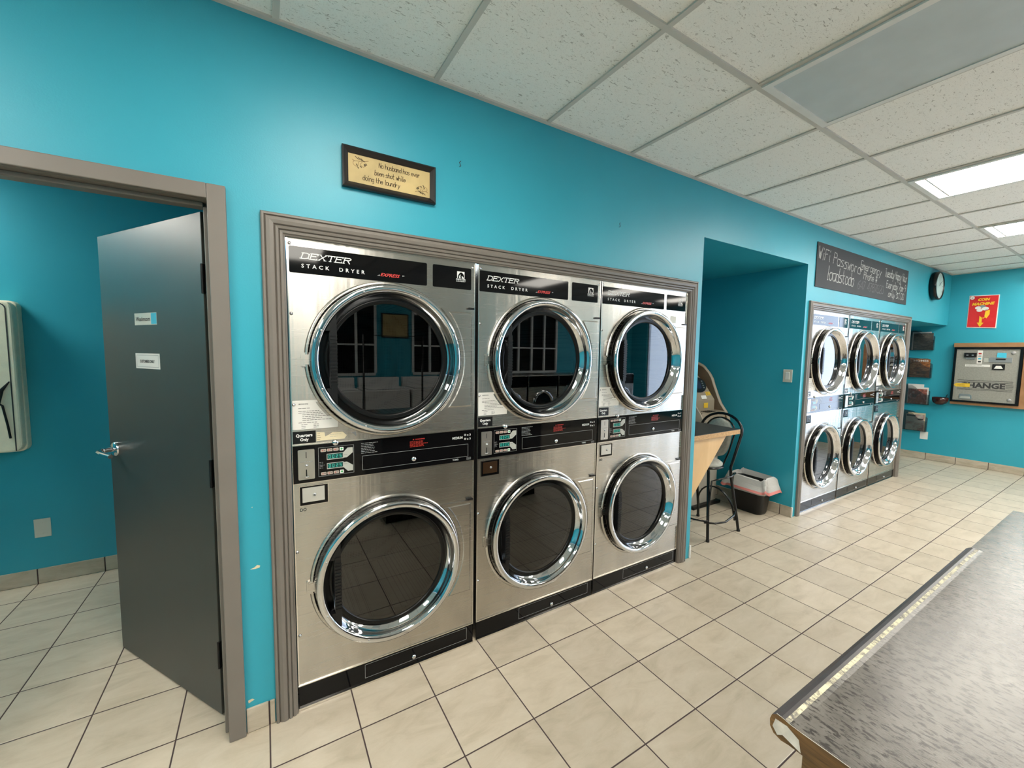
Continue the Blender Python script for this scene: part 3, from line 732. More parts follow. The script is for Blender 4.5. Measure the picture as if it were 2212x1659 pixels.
    pp.build('notice_paper', None, t)
    qq = MB(); qq.m(BLACKP); qq.prism([(.003, 1.132), (.087, 1.132), (.087, 1.181), (.003, 1.181)], FRONT, .0004, .0010)
    put_text(qq, 'Quarters', .015, .075, 1.159, .0115, .0014, WHITEI, bold=.035); put_text(qq, 'Only', .030, .061, 1.142, .0115, .0014, WHITEI, bold=.035)
    qq.build('quarters_sticker', None, t)
    return t
def vault(t, inner, txt=None, lit=False):
    v = MB(); v.m(BLACKG); v.prism(rrect(.022, .130, .874, .956, .005), FRONT, .0004, .0020)
    v.m(STEEL_EDGE); frame_line(v, .022, .130, .874, .956, .0022, .0024)
    v.m(inner); v.prism([(.033, .889), (.115, .889), (.115, .948), (.033, .948)], FRONT, .0022, .0060)
    o = v.build('coin_box_plate', None, t)
    k_ = MB(); k_.m(SILVER); k_.lathe([(.006, .006), (.006, .009), (.0001, .0095)], lambda A, B, h_: (.077+A, -h_, .918+B), 16); k_.m(INK); flat(k_, .076, .078, .915, .921, .0098); k_.build('coin_box_lock', None, o)
    if txt:
        m2 = MB(); put_text(m2, txt, .024, .047, .852, .013, .0008, INK, bold=.02); m2.build('marker_letters', None, t)
proto = make_dryer()
dry = [(.084, 'nearest steel stack dryer, next to the washroom door, torn cream labels above its console', 'stack dryers framed between the door and the niche'),
       (.904, 'middle steel stack dryer of the near bank, brown coin box plate', 'stack dryers framed between the door and the niche'),
       (1.716, 'right-hand steel stack dryer of the near bank, next to the niche with the stool', 'stack dryers framed between the door and the niche'),
       (4.335, 'brightest steel stack dryer of the far bank, beside the niche', 'stack dryers in the far framed bank'),
       (5.160, 'middle steel stack dryer of the far bank reflecting teal', 'stack dryers in the far framed bank'),
       (5.985, 'last steel stack dryer of the far bank, beside the magazine racks', 'stack dryers in the far framed bank')]
D_ = []
for i, (x, lab, grp) in enumerate(dry):
    o = proto if i == 0 else copy_tree(proto); D_.append(o)
for i, (x, lab, grp) in enumerate(dry):
    D_[i].location = (x, .006, 0); tag(D_[i], lab, 'dryer', grp)
vault(D_[0], PLATE_SV, 'DO'); vault(D_[1], PLATE_BR); vault(D_[2], PLATE_SV, 'DO')
for i in (3, 4, 5): vault(D_[i], BLACKP)
tl = MB(); tl.m(CREAMP); tl.prism([(.090, 1.137), (.196, 1.137), (.206, 1.150), (.190, 1.167), (.150, 1.168), (.138, 1.160), (.122, 1.153), (.120, 1.170), (.090, 1.173)], FRONT, .0004, .0009)
lines_of_text(tl, .092, .108, 1.140, 1.170, 4, .0012, INK, seed=21, th=.0015); lines_of_text(tl, .140, .185, 1.146, 1.163, 2, .0012, GREYI, seed=22, th=.0012)
tl.prism([(.210, 1.158), (.226, 1.160), (.244, 1.143), (.243, 1.164)], FRONT, .0004, .0009)
tl.build('torn_label', None, D_[0])
m_ = MB(); m_.m(SWITCH); m_.prism([(.630, 1.722), (.688, 1.722), (.690, 1.768), (.632, 1.770)], FRONT, .0004, .0009); m_.build('faded_label', None, D_[2])

# ============================================================ WALL THINGS ABOVE THE DRYERS
# framed saying
fs_ = thing('framed_sign', 'small black-framed cream sign with a laundry saying above the dryers', 'sign', (.2865, -.001, 2.166))
f_ = MB(); w_, h_ = .390, .159
prof = [(0, 0), (0, .020), (.006, .024), (.012, .020), (.019, .014), (.024, .010), (.024, .002)]
v = []; 
for d, o_ in prof: v += [(d, -o_, d), (w_-d, -o_, d), (w_-d, -o_, h_-d), (d, -o_, h_-d)]
f_.add(v, [(i*4+j, i*4+(j+1) % 4, (i+1)*4+(j+1) % 4, (i+1)*4+j) for i in range(len(prof)-1) for j in range(4)])
f_.build('frame', FRAMEB, fs_)
s_ = MB(); s_.m(SIGNP); s_.box(.020, w_-.020, -.008, -.002, .020, h_-.020)
for txt, x0, x1, z, sd in (('No husband has ever', .145, .322, .104, 1), ('been shot while', .128, .258, .071, 2), ('doing the laundry', .080, .234, .041, 3)):
    hand(s_, txt, x0, x1, z, .0195, .0086, SIGNI, w=.11, jit=.18, shear=.05, seed=sd, rot=-.01)
def sprig(cx, cz, sc_, flip):
    def T(pts): return [(cx+a*sc_*flip, cz+b*sc_*flip) for a, b in pts]
    s_.m(SIGNL)
    ribbon(s_, T([(-3.4, .4), (-2.6, .0), (-1.4, .25), (0, .3), (1.2, .6), (2.2, 1.0)]), .0022, FRONT, .0086)
    ribbon(s_, T(arc(-2.2, -.75, .95, PI*.7, PI*1.7, 8)), .0016, FRONT, .0086); ribbon(s_, T(arc(.3, -.75, .8, PI*.6, PI*1.9, 8)), .0016, FRONT, .0086); ribbon(s_, T([(-1.0, .1), (-1.4, -.6), (-1.3, -1.3)]), .0016, FRONT, .0086)
    s_.m(SIGNI)
    for a, b, c in ((-2.3, 1.6, -.75), (-1.3, 1.5, -.8), (-.4, 1.3, -.85)):
        ribbon(s_, T([(a, b), (a+.7, b+c*.7), (a+1.3, b+c)]), .0028, FRONT, .0088)
    for a, b in ((-2.0, -1.0), (-1.6, -1.9), (-.6, -1.4), (.9, -.4), (1.3, -.2), (.7, -.7)):
        ribbon(s_, T([(a, b), (a+.3, b-.35)]), .0034, FRONT, .0088)
sprig(.078, .108, .0112, 1); sprig(.322, .050, .0100, -1)
s_.build('printed_panel', None, fs_)

# chalkboard
cbx, cbz = 4.330, 2.152
cb = thing('chalkboard', 'black chalkboard with wifi password and happy hour writing', 'chalkboard', (cbx, -.001, cbz))
b_ = MB(); b_.box(0, 2.345, -.006, 0, 0, .402); b_.build('board', CHALKB, cb)
t_ = MB()
hand(t_, 'WiFi Password:', .02, 1.02, .26, .105, .0066, CHALK, w=.075, jit=.3, seed=5, rot=-.05)
hand(t_, 'loadstodo', .22, .83, .085, .125, .0066, CHALK, w=.07, jit=.25, seed=6, adv=4.8, rot=-.01)
t_.build('chalk_writing', None, cb); t_ = MB()
hand(t_, 'Emergency', .96, 1.52, .27, .085, .0066, CHALK, w=.08, jit=.3, seed=7, rot=-.03); hand(t_, 'Phone #', 1.05, 1.42, .175, .075, .0066, CHALK, w=.08, jit=.3, seed=8)
hand(t_, '647 4787020', .92, 1.62, .065, .085, .0066, CHALKF, w=.09, jit=.3, seed=9)
t_.build('chalk_writing', None, cb); t_ = MB()
hand(t_, 'Tuesday Happy Hour', 1.62, 2.32, .265, .085, .0066, CHALK, w=.09, jit=.3, seed=10); hand(t_, 'Everyday 7pm-9', 1.68, 2.30, .145, .08, .0066, CHALK, w=.09, jit=.3, seed=11); hand(t_, 'only $1.00', 1.76, 2.26, .05, .07, .0066, CHALK, w=.10, jit=.3, seed=12)
t_.build('chalk_writing', None, cb)
# clock
ck = thing('wall_clock', 'deep black round wall clock near the ceiling corner', 'clock', (7.645, -.001, 2.466))
c_ = MB(); F0 = lambda a, b, h_: (a, -h_, b)
c_.lathe([(.0001, 0), (.178, 0), (.185, .012), (.185, .060), (.180, .070), (.168, .072), (.162, .062)], F0, 48); c_.build('case', BLACKM, ck)
c_ = MB(); n = 48; c_.m(CLOCKF); c_.add([F0(.165*math.cos(2*PI*i/n), .165*math.sin(2*PI*i/n), .060) for i in range(n)], [tuple(range(n))])
c_.m(INK)
for i in range(12):
    a = i*PI/6; ribbon(c_, [(.130*math.cos(a), .130*math.sin(a)), (.150*math.cos(a), .150*math.sin(a))], .008, F0, .0605)
c_.build('dial', None, ck)
c_ = MB(); ribbon(c_, [(0, 0), (.06, .05)], .010, F0, .0620); ribbon(c_, [(0, 0), (-.03, .115)], .007, F0, .0630); c_.build('hands', INK, ck)
for x, z, lab in ((.795, 2.38, 'tiny dark hook mark in the wall above the framed sign'), (1.83, 2.28, 'tiny dark wall hook above the third dryer')):
    k_ = MB(); k_.tube([(x+.012, -.001, z+.012), (x, -.010, z), (x+.010, -.006, z-.012), (x+.004, -.001, z-.016)], .0014, 6); tag(k_.build('wall_hook', INK), lab, 'hook')

# ============================================================ WASHROOM THINGS
bs = thing('baby_changing_station', 'beige folded baby changing station on the washroom wall, cut by the left edge', 'baby changing station', (-2.12, 1.869, .868))
b_ = MB(); b_.rbox(0, .872, -.055, 0, 0, .905, .035, 'y', 5); b_.build('wall_box', BEIGE, bs, bevel=.006)
b_ = MB(); b_.rbox(0, .872, -.118, -.058, .010, .900, .045, 'y', 5)
dd = b_.build('folding_bed', BEIGE, bs, bevel=.010)
b_ = MB(); b_.m(INK)
pts = rrect(.026, .846, -.05, .884, .03, 4)
ribbon(b_, [(.846, .02)]+[p for p in pts if p[1] > .05]+[(.026, .02)], .006, lambda a, b, c: (a, -c, b), .1190)
b_.build('seam', None, dd)
s_ = MB(); s_.tube([(.715, -.124, .52), (.74, -.128, .40), (.785, -.128, .31), (.808, -.126, .29), (.822, -.124, .17), (.828, -.122, .095)], .0055, 8); s_.tube([(.795, -.128, .30), (.808, -.125, .38), (.840, -.120, .43)], [.006, .010, .003], 8); s_.build('strap', BLACKP, bs)
pl = thing('blank_wall_plate', 'square blank ivory wall plate low on the washroom wall', 'wall plate', (-1.268, 1.869, .300))
b_ = MB(); b_.box(0, .075, -.006, 0, 0, .120); b_.build('plate', SWITCH, pl, bevel=.003)
for zc in (.095, .025): b_ = MB(); b_.lathe([(.003, .0061), (.0001, .0075)], lambda a, b, h_: (.0375+a, -h_, zc+b), 10); b_.build('plate_screw', SWITCH, pl)

# ============================================================ NICHE
sw = thing('light_switch', 'ivory rocker switch on the niche side wall', 'light switch', (NX1-.0005, .145, 1.268))
b_ = MB(); b_.box(-.006, 0, -.078, 0, 0, .118); b_.build('plate', SWITCH, sw, bevel=.002)
b_ = MB(); b_.box(-.010, -.006, -.056, -.022, .025, .093); b_.build('rocker', WHITEM, sw, bevel=.002)
# wall-hung table
tb = thing('wall_table', 'dark laminate wall table with raw particle board edge in the niche', 'table', (NX0, .030, 0))
b_ = MB(); b_.m(LAM_DK).box(.001, .645, 0, .60, .908, .911); b_.m(PARTICLE).box(.001, .645, 0, .60, .872, .908); tt = b_.build('table_top', None, tb)
b_ = MB(); b_.prism([(.001, .870), (.49, .870), (.001, .345)], lambda a, b, c: (a, c, b), .022, .040); b_.build('bracket', MAPLE, tb)
b_ = MB(); b_.box(.001, .025, .042, .58, .82, .871); b_.build('wall_cleat', MAPLE, tb)
# stool
st = thing('bar_stool', 'black tubular bar stool with grey cushion tucked under the wall table', 'stool', (3.24, .268, 0))
L2 = lambda P: [(x-3.24, y-.268, z) for x, y, z in P]
lm = lambda P, nm='leg', r=.0115: MB().tube(L2(P), r, 10).build(nm, BLACKM, st)
lm([(3.03, .087, .0), (3.035, .095, .12), (3.055, .125, .56), (3.06, .13, .58)])
lm([(3.03, .455, .0), (3.035, .447, .12), (3.055, .41, .56), (3.06, .405, .58)])
bk = MB(); P = [(3.453, .077, .0), (3.43, .085, .12), (3.345, .108, .50), (3.338, .108, .57), (3.36, .095, .66), (3.428, .082, .85)]
cy = .270; rr_ = .190
ar = [(3.432+.02*math.sin(t), cy-rr_*math.cos(t), .85+.150*math.sin(t)) for t in [PI*i/14 for i in range(15)]]
Q = [(3.428, .458, .85), (3.36, .445, .66), (3.338, .432, .57), (3.345, .432, .50), (3.43, .448, .12), (3.445, .455, .0)]
bk.tube(L2(P+ar[1:-1]+Q), .0115, 10); bk.build('back_frame', BLACKM, st)
ib = MB(); cyi = .270; ib.tube(L2([(3.335, .175, .575), (3.365, .150, .68), (3.415, .135, .84)]+[(3.42+.015*math.sin(t), cyi-.135*math.cos(t), .84+.125*math.sin(t)) for t in [PI*i/12 for i in range(1, 12)]]+[(3.415, .405, .84), (3.365, .390, .68), (3.335, .365, .575)]), .007, 8); ib.build('inner_back_frame', BLACKM, st)
bp_ = MB(); rows = []; 
for i in range(13):
    s = i/12; z = .625+.335*s; xx = 3.350+.075*min(1, s*1.15); hw = .118*(1-abs(2*s-1)**3.2)**.5 if 0 < s < 1 else .012
    rows.append([(xx-.014*(1-abs(q)**3), cyi+hw*q, z) for q in (-1, -.75, -.4, 0, .4, .75, 1)]+[(xx+.014*(1-abs(q)**3)+.001, cyi+hw*q, z) for q in (1, .75, .4, 0, -.4, -.75, -1)])
n = 14; bp_.smooth = True; bp_.add(L2([p for r_ in rows for p in r_]), [(i*n+j, i*n+(j+1) % n, (i+1)*n+(j+1) % n, (i+1)*n+j) for i in range(12) for j in range(n)]+[tuple(range(n))[::-1], tuple(12*n+j for j in range(n))])
bp_.build('backrest_pad', FABRIC, st)
sp_ = MB(); sp_.lathe([(.0001, .632), (.09, .630), (.138, .622), (.156, .606), (.156, .596), (.148, .586), (.0001, .584)], lambda a, b, h_: (a-.055, b, h_), 40); sp_.build('seat_cushion', FABRIC, st)
sr = MB(); sr.tube([(.158*math.cos(t)-.055, .158*math.sin(t), .583) for t in [2*PI*i/40 for i in range(40)]], .009, 8, closed=True); sr.build('seat_ring', BLACKM, st)
fr_ = MB()
fr_.tube(L2([(3.045, .103, .26), (3.05, .09, .50), (3.12, .06, .515), (3.24, .045, .52), (3.34, .065, .53), (3.36, .095, .52), (3.365, .103, .42)]), .007, 8)
fr_.build('upper_brace', BLACKM, st)
fr_ = MB(); fr_.tube(L2([(3.04, .45, .17)]+[(3.03-.09*math.sin(t), .27+.18*math.cos(t), .175) for t in [PI*i/10 for i in range(1, 10)]]+[(3.04, .094, .17)]), .007, 8)
fr_.tube(L2([(2.99, .10, .165), (3.05, .045, .165), (3.15, .02, .165), (3.30, .04, .18), (3.385, .075, .195), (3.405, .09, .18), (3.412, .093, .10)]), .008, 8); fr_.build('footrest', BLACKM, st)
fr_ = MB(); fr_.tube(L2([(3.418, .095, .10)]+[(3.405-.03*math.sin(t), .268-.168*math.cos(t), .15+.20*math.sin(t)) for t in [PI*i/12 for i in range(13)]]+[(3.418, .442, .10)]), .007, 8); fr_.build('side_arch', BLACKM, st)
for x, y in ((3.03, .087), (3.453, .077), (3.03, .455), (3.445, .455)):
    q = MB(); q.lathe([(.0001, .0005), (.014, .0005), (.0145, .014), (.0118, .018)], lambda a, b, h_: (x-3.24+a, y-.268+b, h_), 12); q.build('foot_cap', BLACKP, st)
# waste bin
bn = thing('waste_bin', 'black plastic waste bin with a pink-edged liner beside the niche wall', 'waste bin', (4.035, .300, 0))
def rr_ring(hx, hy, r, z, n=6): return [(a, b, z) for a, b in rrect(-hx, hx, -hy, hy, r, n)]
bb = MB(); secs = [rr_ring(.075, .130, .045, .001), rr_ring(.080, .136, .045, .02), rr_ring(.105, .170, .05, .31), rr_ring(.110, .176, .05, .315), rr_ring(.102, .168, .05, .312), rr_ring(.076, .130, .045, .02)]
n = len(secs[0]); bb.smooth = True; bb.add([p for s_ in secs for p in s_], [(i*n+j, i*n+(j+1) % n, (i+1)*n+(j+1) % n, (i+1)*n+j) for i in range(len(secs)-1) for j in range(n)]+[tuple(range(n))[::-1], tuple(5*n+j for j in range(n))])
bb.build('bin', BLACKP, bn)
lr = MB(); rg = random.Random(4)
def drape(hx, hy, r, z, wob, ph, zw=0):
    pts = rrect(-hx, hx, -hy, hy, r, 8); k = len(pts); out = []
    for i, (a, b) in enumerate(pts):
        t = 2*PI*i/k; q = 1+wob*(math.sin(5*t+ph)+.6*math.sin(9*t+2*ph)+.5*math.sin(14*t+ph))
        out.append((a*q, b*q, z+zw*(math.sin(3*t+ph)+.6*math.sin(7*t))))
    return out
lev = [(.098, .165, .05, .20, .01, 0, 0), (.106, .172, .05, .318, .01, 0, .003), (.110, .178, .05, .358, .04, 1, .012), (.118, .188, .05, .350, .04, 1.2, .010), (.128, .200, .05, .300, .05, 2, .010), (.140, .213, .05, .255, .06, 2.6, .012), (.145, .220, .05, .232, .06, 2.8, .014)]
secs = [drape(*q) for q in lev]; n = len(secs[0])
secs = [[(min(a, .140), b, z) for a, b, z in s_] for s_ in secs]
lr.smooth = True; lr.m(BAGW)
for i in range(len(secs)-1):
    if i == len(secs)-2: lr.m(PINK)
    lr.add(secs[i]+secs[i+1], [(j, (j+1) % n, (j+1) % n+n, j+n) for j in range(n)])
lr.build('liner', None, bn)
# cash machine
am = thing('cash_machine', 'taupe free-standing cash machine with curved hood behind the stool', 'cash machine', (3.52, .50, 0))
AW = .45; side = [(.50, .80), (.504, .88), (.535, .945), (.60, 1.03), (.640, 1.12), (.675, 1.20), (.700, 1.27), (.735, 1.325), (.775, 1.365)]   # y,z of the hood's front edge
base = MB(); base.box(.03, AW-.02, .10, .58, .02, .86); base.build('cabinet', ATMC, am, bevel=.008)
b_ = MB(); b_.box(.01, AW, .06, .60, .001, .03); b_.build('plinth', BLACKP, am)
# hood: sides follow the front edge, the top is an arch
hd = MB(); YBk = 1.09
def hood_pt(u, t_in=0):     # u in 0..1 round the arch from right bottom over to left bottom
    pass
outer = []; inner = []
ns = len(side)
def add_pair(x, y, z, xi, zi): outer.append((x, y, z)); inner.append((xi, y+.012, zi))
for y, z in side: 
    add_pair(AW, y, z, AW-.03, z)
a_c = AW/2; zt = side[-1][1]; yt = side[-1][0]
for i in range(1, 12):
    t = PI*i/12; add_pair(a_c+a_c*math.cos(t), yt+.045*math.sin(t), zt+.085*math.sin(t), a_c+(a_c-.03)*math.cos(t), zt+.058*math.sin(t))
for y, z in side[::-1]: add_pair(0, y, z, .03, z)
off = lambda P, yo: [(x, y-.50+yo, z) for x, y, z in P]
k = len(outer)
back_o = [(x, YBk-.50, z) for x, y, z in outer]; back_i = [(x, .36+.0, z) if False else (x, max(y-.50+.05, .30), z) for x, y, z in inner]
fo = off(outer, 0); fi = off(inner, 0); mid = [((a[0]+b_[0])/2, (a[1]+b_[1])/2-.012, (a[2]+b_[2])/2) for a, b_ in zip(fo, fi)]
hd.smooth = True; hd.m(ATMB)
hd.add(fo+mid+fi+back_o, [(i, i+1, k+i+1, k+i) for i in range(k-1)]+[(k+i, k+i+1, 2*k+i+1, 2*k+i) for i in range(k-1)]+[(3*k+i, 3*k+i+1, i+1, i) for i in range(k-1)])
ib_ = [(x*.86+.03, .47, z-.03) for x, y, z in fi]
hd.m(ATMI); hd.add(fi+ib_, [(i, i+1, k+i+1, k+i) for i in range(k-1)]); hd.smooth = False
hd.add([(x, YBk-.50, z) for x, y, z in outer], [tuple(range(k))]); hd.build('hood', None, am)
# sloping face inside the hood
fc = MB(); fc.m(ATMB)
fa = [(.045, 0, 1.270), (.10, 0, 1.310), (.18, 0, 1.325), (.26, 0, 1.300), (.315, 0, 1.24), (.345, 0, 1.17), (.385, 0, 1.06), (.04, 0, 1.06), (.035, 0, 1.17)]
fc.prism([(x, z) for x, y, z in fa], lambda a, b, c: (a, .14+(b-1.06)*.48+c, b), 0, .02); 
fc.box(.05, .375, .135, .22, .955, 1.06); fc.m(ATMB).box(.035, .415, .04, .32, .86, .955); fc.build('fascia', None, am)
FS = lambda a, b, c: (a, .14+(b-1.06)*.48-c, b)
sc = MB(); sc.m(BLACKP); sc.prism([(.185+.125*math.cos(t)*1.05, 1.215+.075*math.sin(t)) for t in [2*PI*i/24 for i in range(24)]], FS, .001, .014); sc.m(BLUESCR); flat(sc, .10, .235, 1.175, 1.255, .0145, FS)
for i in range(4): sc.m(SILVER); flat(sc, .255, .278, 1.178+.021*i, 1.188+.021*i, .0145, FS)
sc.build('screen', None, am)
sc = MB(); sc.m(YEL); flat(sc, .275, .350, 1.105, 1.140, .002, FS); lines_of_text(sc, .28, .34, 1.11, 1.135, 3, .003, INK, FS, th=.003); sc.m(WHITEI); flat(sc, .185, .265, 1.075, 1.108, .002, FS); sc.build('face_stickers', None, am)
sc = MB(); sc.m(YEL); sc.box(.20, .265, .131, .134, .985, 1.035); sc.build('note_sticker', None, am)
kb = MB(); kb.m(BLACKP)
for i in range(4):
    for j in range(4): kb.box(.14+.035*i, .165+.035*i, .05+.020*j, .062+.020*j, .955, .960)
kb.build('keypad', None, am)

# ============================================================ FAR WALL
FAR = lambda y0, z0, x=XF: (lambda a, b, h_: (x-h_, y0-a, z0+b))
FL = lambda F: (lambda x, y, z: F(x, z, -y))     # (right, -out, up)
def far_thing(name, label, cat, y0, z0, x=XF, group=None):
    return thing(name, label, cat, (x-.0008, y0, z0), 0, group)
RF = lambda a, b, h_: (-h_, -a, b)               # local, faces -x: right, up, out
# poster
po = far_thing('coin_machine_poster', 'red coin machine poster with yellow arrow on the far wall', 'poster', -.190, 1.925)
m_ = MB()
W_, H_ = .275, .460
m_.m(PAPER); m_.add([RF(0, .02, .004), RF(W_, 0, .014), RF(W_+.003, H_-.012, .010), RF(.002, H_, .003), RF(0, .02, .0005), RF(W_, 0, .0005), RF(W_+.003, H_-.012, .0005), RF(.002, H_, .0005)], [(0, 1, 2, 3), (7, 6, 5, 4), (0, 4, 5, 1), (1, 5, 6, 2), (2, 6, 7, 3), (3, 7, 4, 0)])
def PF(a, b, h_): return RF(a, b, .004+.010*a/W_*(1-.4*b/H_)+h_)
m_.m(POSTR); m_.poly([PF(.006, .028, .0022), PF(W_-.008, .010, .0022), PF(W_-.004, H_-.020, .0022), PF(.008, H_-.010, .0022)])
put_text(m_, 'COIN', .085, .190, .380, .032, .005, YELB, PF, bold=.05, shear=.2); put_text(m_, 'MACHINE', .035, .235, .322, .034, .005, YELB, PF, bold=.05, shear=.2)
for a, b, r_, mt in ((.095, .285, .030, PAPER), (.135, .300, .028, SILVER), (.160, .270, .034, PAPER), (.110, .250, .028, PAPER), (.165, .262, .018, SILVER)):
    m_.m(mt); m_.poly([PF(a+r_*math.cos(t), b+r_*.72*math.sin(t), .0045) for t in [2*PI*i/20 for i in range(20)]])
m_.m(YELB)
for q in ([(.165, .235), (.205, .250), (.205, .190), (.180, .135), (.160, .165)], [(.180, .160), (.150, .135), (.115, .175), (.115, .080), (.140, .080), (.140, .145)], [(.095, .085), (.158, .080), (.127, .022)]): m_.poly([PF(a, b, .0052) for a, b in q])
m_.m(PAPER); m_.poly([PF(.012+.022*math.cos(t)+.02, H_-.035+.022*math.sin(t), .0056) for t in [2*PI*i/16 for i in range(16)]]); m_.m(POSTR); m_.poly([PF(.024, H_-.043, .006), PF(.042, H_-.040, .006), PF(.036, H_-.028, .006)])
m_.build('printed_sheet', None, po)
# change machine in its wooden surround
cm = far_thing('change_machine', 'grey change machine in a black frame and brown wooden surround', 'change machine', -.112, .868)
def rbx(mb, a0, a1, b0, b1, h0, h1): mb.add([RF(a, b, h_) for a in (a0, a1) for b in (b0, b1) for h_ in (h0, h1)], [(0, 1, 3, 2), (4, 6, 7, 5), (0, 4, 5, 1), (2, 3, 7, 6), (0, 2, 6, 4), (1, 5, 7, 3)])
m_ = MB(); rbx(m_, -.012, .80, .805, .862, .0, .06); rbx(m_, .0, .80, .0, .036, 0, .06); rbx(m_, .622, .80, .036, .805, 0, .06); rbx(m_, .0, .622, .036, .805, 0, .02); m_.build('wooden_surround', OAK, cm)
m_ = MB(); 
for q in ((0, .618, .037, .062), (0, .618, .775, .803), (0, .024, .062, .775), (.592, .618, .062, .775)): rbx(m_, *q, .022, .078)
m_.build('frame', BLACKM, cm)
m_ = MB(); m_.m(CHG); rbx(m_, .024, .592, .062, .775, .022, .066)
m_.m(INK)
for z in (.345, .322): ribbon(m_, [(.06, z), (.555, z)], .006, RF, .0668)
for z in (.225, .240): ribbon(m_, [(.06, z-.01), (.555, z-.01)], .005, RF, .0668)
for z in (.295, .275, .255): ribbon(m_, [(.500, z), (.560, z)], .005, RF, .0668)
put_text(m_, 'CHANGE', .085, .495, .247, .066, .067, INK, RF, bold=.045)
m_.m(GREYI); m_.lathe([(.022, .066), (.022, .070), (.0001, .070)], lambda a, b, h_: RF(.535+a, .725+b, h_), 20); m_.lathe([(.020, .066), (.020, .070), (.0001, .070)], lambda a, b, h_: RF(.540+a, .105+b, h_), 20)
pn = m_.build('front_panel', None, cm)
m_ = MB(); m_.m(BLACKP); rbx(m_, .10, .215, .665, .725, .066, .082); m_.m(SILVER); rbx(m_, .115, .200, .635, .660, .066, .074); rbx(m_, .12, .14, .685, .70, .082, .084); rbx(m_, .17, .19, .685, .70, .082, .084); m_.build('coin_mechanism', None, cm)
m_ = MB(); m_.m(SILVER); rbx(m_, .330, .530, .600, .665, .066, .072); m_.m(BLACKP); rbx(m_, .390, .475, .632, .648, .072, .080); m_.build('bill_slot', None, cm)
m_ = MB(); m_.m(BLACKP); rbx(m_, .365, .475, .500, .575, .066, .074); m_.m(PAPER); m_.poly([RF(.38, .515, .0745), RF(.46, .515, .0745), RF(.44, .555, .0745), RF(.40, .555, .0745)]); m_.build('card_reader', None, cm)
m_ = MB(); m_.m(SILVER); m_.prism([(.085, .085), (.205, .085), (.205, .135), (.185, .152), (.105, .152), (.085, .135)], RF, .066, .074); m_.m(PALEG); rbx(m_, .098, .190, .092, .118, .074, .080); m_.build('coin_cup', None, cm)
m_ = MB(); m_.m(PAPER); flat(m_, .220, .268, .578, .758, .0675, RF)
for q, mt in ((.715, DKRED), (.680, GREYI), (.645, CYAN), (.605, INK)): m_.m(mt); flat(m_, .230, .258, q-.010, q+.010, .068, RF)
m_.m(PAPER); flat(m_, .115, .345, .535, .565, .0675, RF); lines_of_text(m_, .125, .335, .54, .56, 2, .068, INK, RF, th=.003)
m_.m(PALEG); flat(m_, .285, .330, .600, .655, .0675, RF); m_.m(CYAN); m_.poly([RF(.395, .665, .0735), RF(.480, .660, .0735), RF(.478, .725, .0735), RF(.400, .728, .0735)])
m_.m(YEL); m_.poly([RF(.022, .275, .069), RF(.052, .305, .069), RF(.052, .298, .069), RF(.178, .300, .069), RF(.178, .250, .069), RF(.052, .252, .069), RF(.052, .245, .069)][::-1]); lines_of_text(m_, .06, .165, .262, .288, 2, .0694, INK, RF, th=.003)
m_.build('stickers', None, pn)
# bowl hung beside it
bw = far_thing('coin_bowl', 'dark red-brown bowl hanging at the lower left of the change machine', 'bowl', .062, .905)
m_ = MB(); m_.lathe([(.0001, -.065), (.035, -.062), (.070, -.035), (.082, 0), (.085, .045), (.078, .045), (.072, 0), (.0001, -.040)], lambda a, b, h_: (-.090+b*.95, -.080+a, h_), 32); m_.build('bowl', BOWL, bw)
m_ = MB(); m_.tube([(-.02, -.12, .045), (-.010, -.128, .075), (-.002, -.13, .085)], .004, 6); m_.build('hook', BLACKP, bw)
# magazine racks
def rack(z0, y0=.385):
    t = far_thing('magazine_rack', '', 'magazine rack', y0, z0)
    m_ = MB(); m_.prism([(0, 0), (.275, 0), (.275, .20), (.245, .225), (.20, .235), (.15, .262), (.11, .292), (.0, .300)], RF, .0, .004); m_.build('back_plate', ACRYL, t)
    m_ = MB(); m_.prism([(0, 0), (.275, 0), (.275, .15), (.22, .165), (.17, .20), (.12, .26), (.08, .285), (0, .29)], RF, .050, .054); m_.build('front_plate', ACRYL, t)
    m_ = MB(); rbx(m_, 0, .275, 0, .004, .004, .050); rbx(m_, 0, .004, .004, .20, .004, .050); rbx(m_, .271, .275, .004, .15, .004, .050); m_.build('tray', ACRYL, t)
    return t
rk = []
r1 = rack(1.628); rk = [r1]+[copy_tree(r1) for _ in range(3)]
for o, z, lab in zip(rk, (1.628, 1.220, .818, .418), ('topmost smoky magazine rack on the far wall', 'second magazine rack from the top holding a homes magazine', 'third magazine rack from the top with white booklets', 'lowest magazine rack with pale leaflets')):
    o.location.z = z; tag(o, lab, 'magazine rack', 'acrylic magazine racks beside the far dryers')
def mag(z0, a0, a1, h, h0, m_, lab, lean=.0, cover=None):
    t = MB(); t.m(m_); t.add([RF(a, b, hh+lean*b) for a in (a0, a1) for b in (0, h) for hh in (h0, h0+.008)], [(0, 1, 3, 2), (4, 6, 7, 5), (0, 4, 5, 1), (2, 3, 7, 6), (0, 2, 6, 4), (1, 5, 7, 3)])
    if cover: cover(t, h0+.0086)
    o = t.build('magazine', None); o.location = (XF-.001, .385, z0+.006); tag(o, lab, 'magazine', 'magazines in the wall racks'); return o
mag(1.628, .03, .235, .265, .008, PAPER, 'cream booklet standing behind the dark magazine in the topmost rack')
mag(1.628, .05, .262, .245, .030, MAG1, 'dark magazine at the front of the topmost rack')
mag(1.220, .02, .225, .280, .008, MAG1, 'dark booklet behind the homes magazine in the second rack')
def cov(t, h_): put_text(t, 'HOMES', .075, .235, .232, .026, h_+.001, PAPER, RF, bold=.02)
mag(1.220, .035, .255, .268, .030, MAG2, 'homes magazine with brown house cover in the second rack', cover=cov)
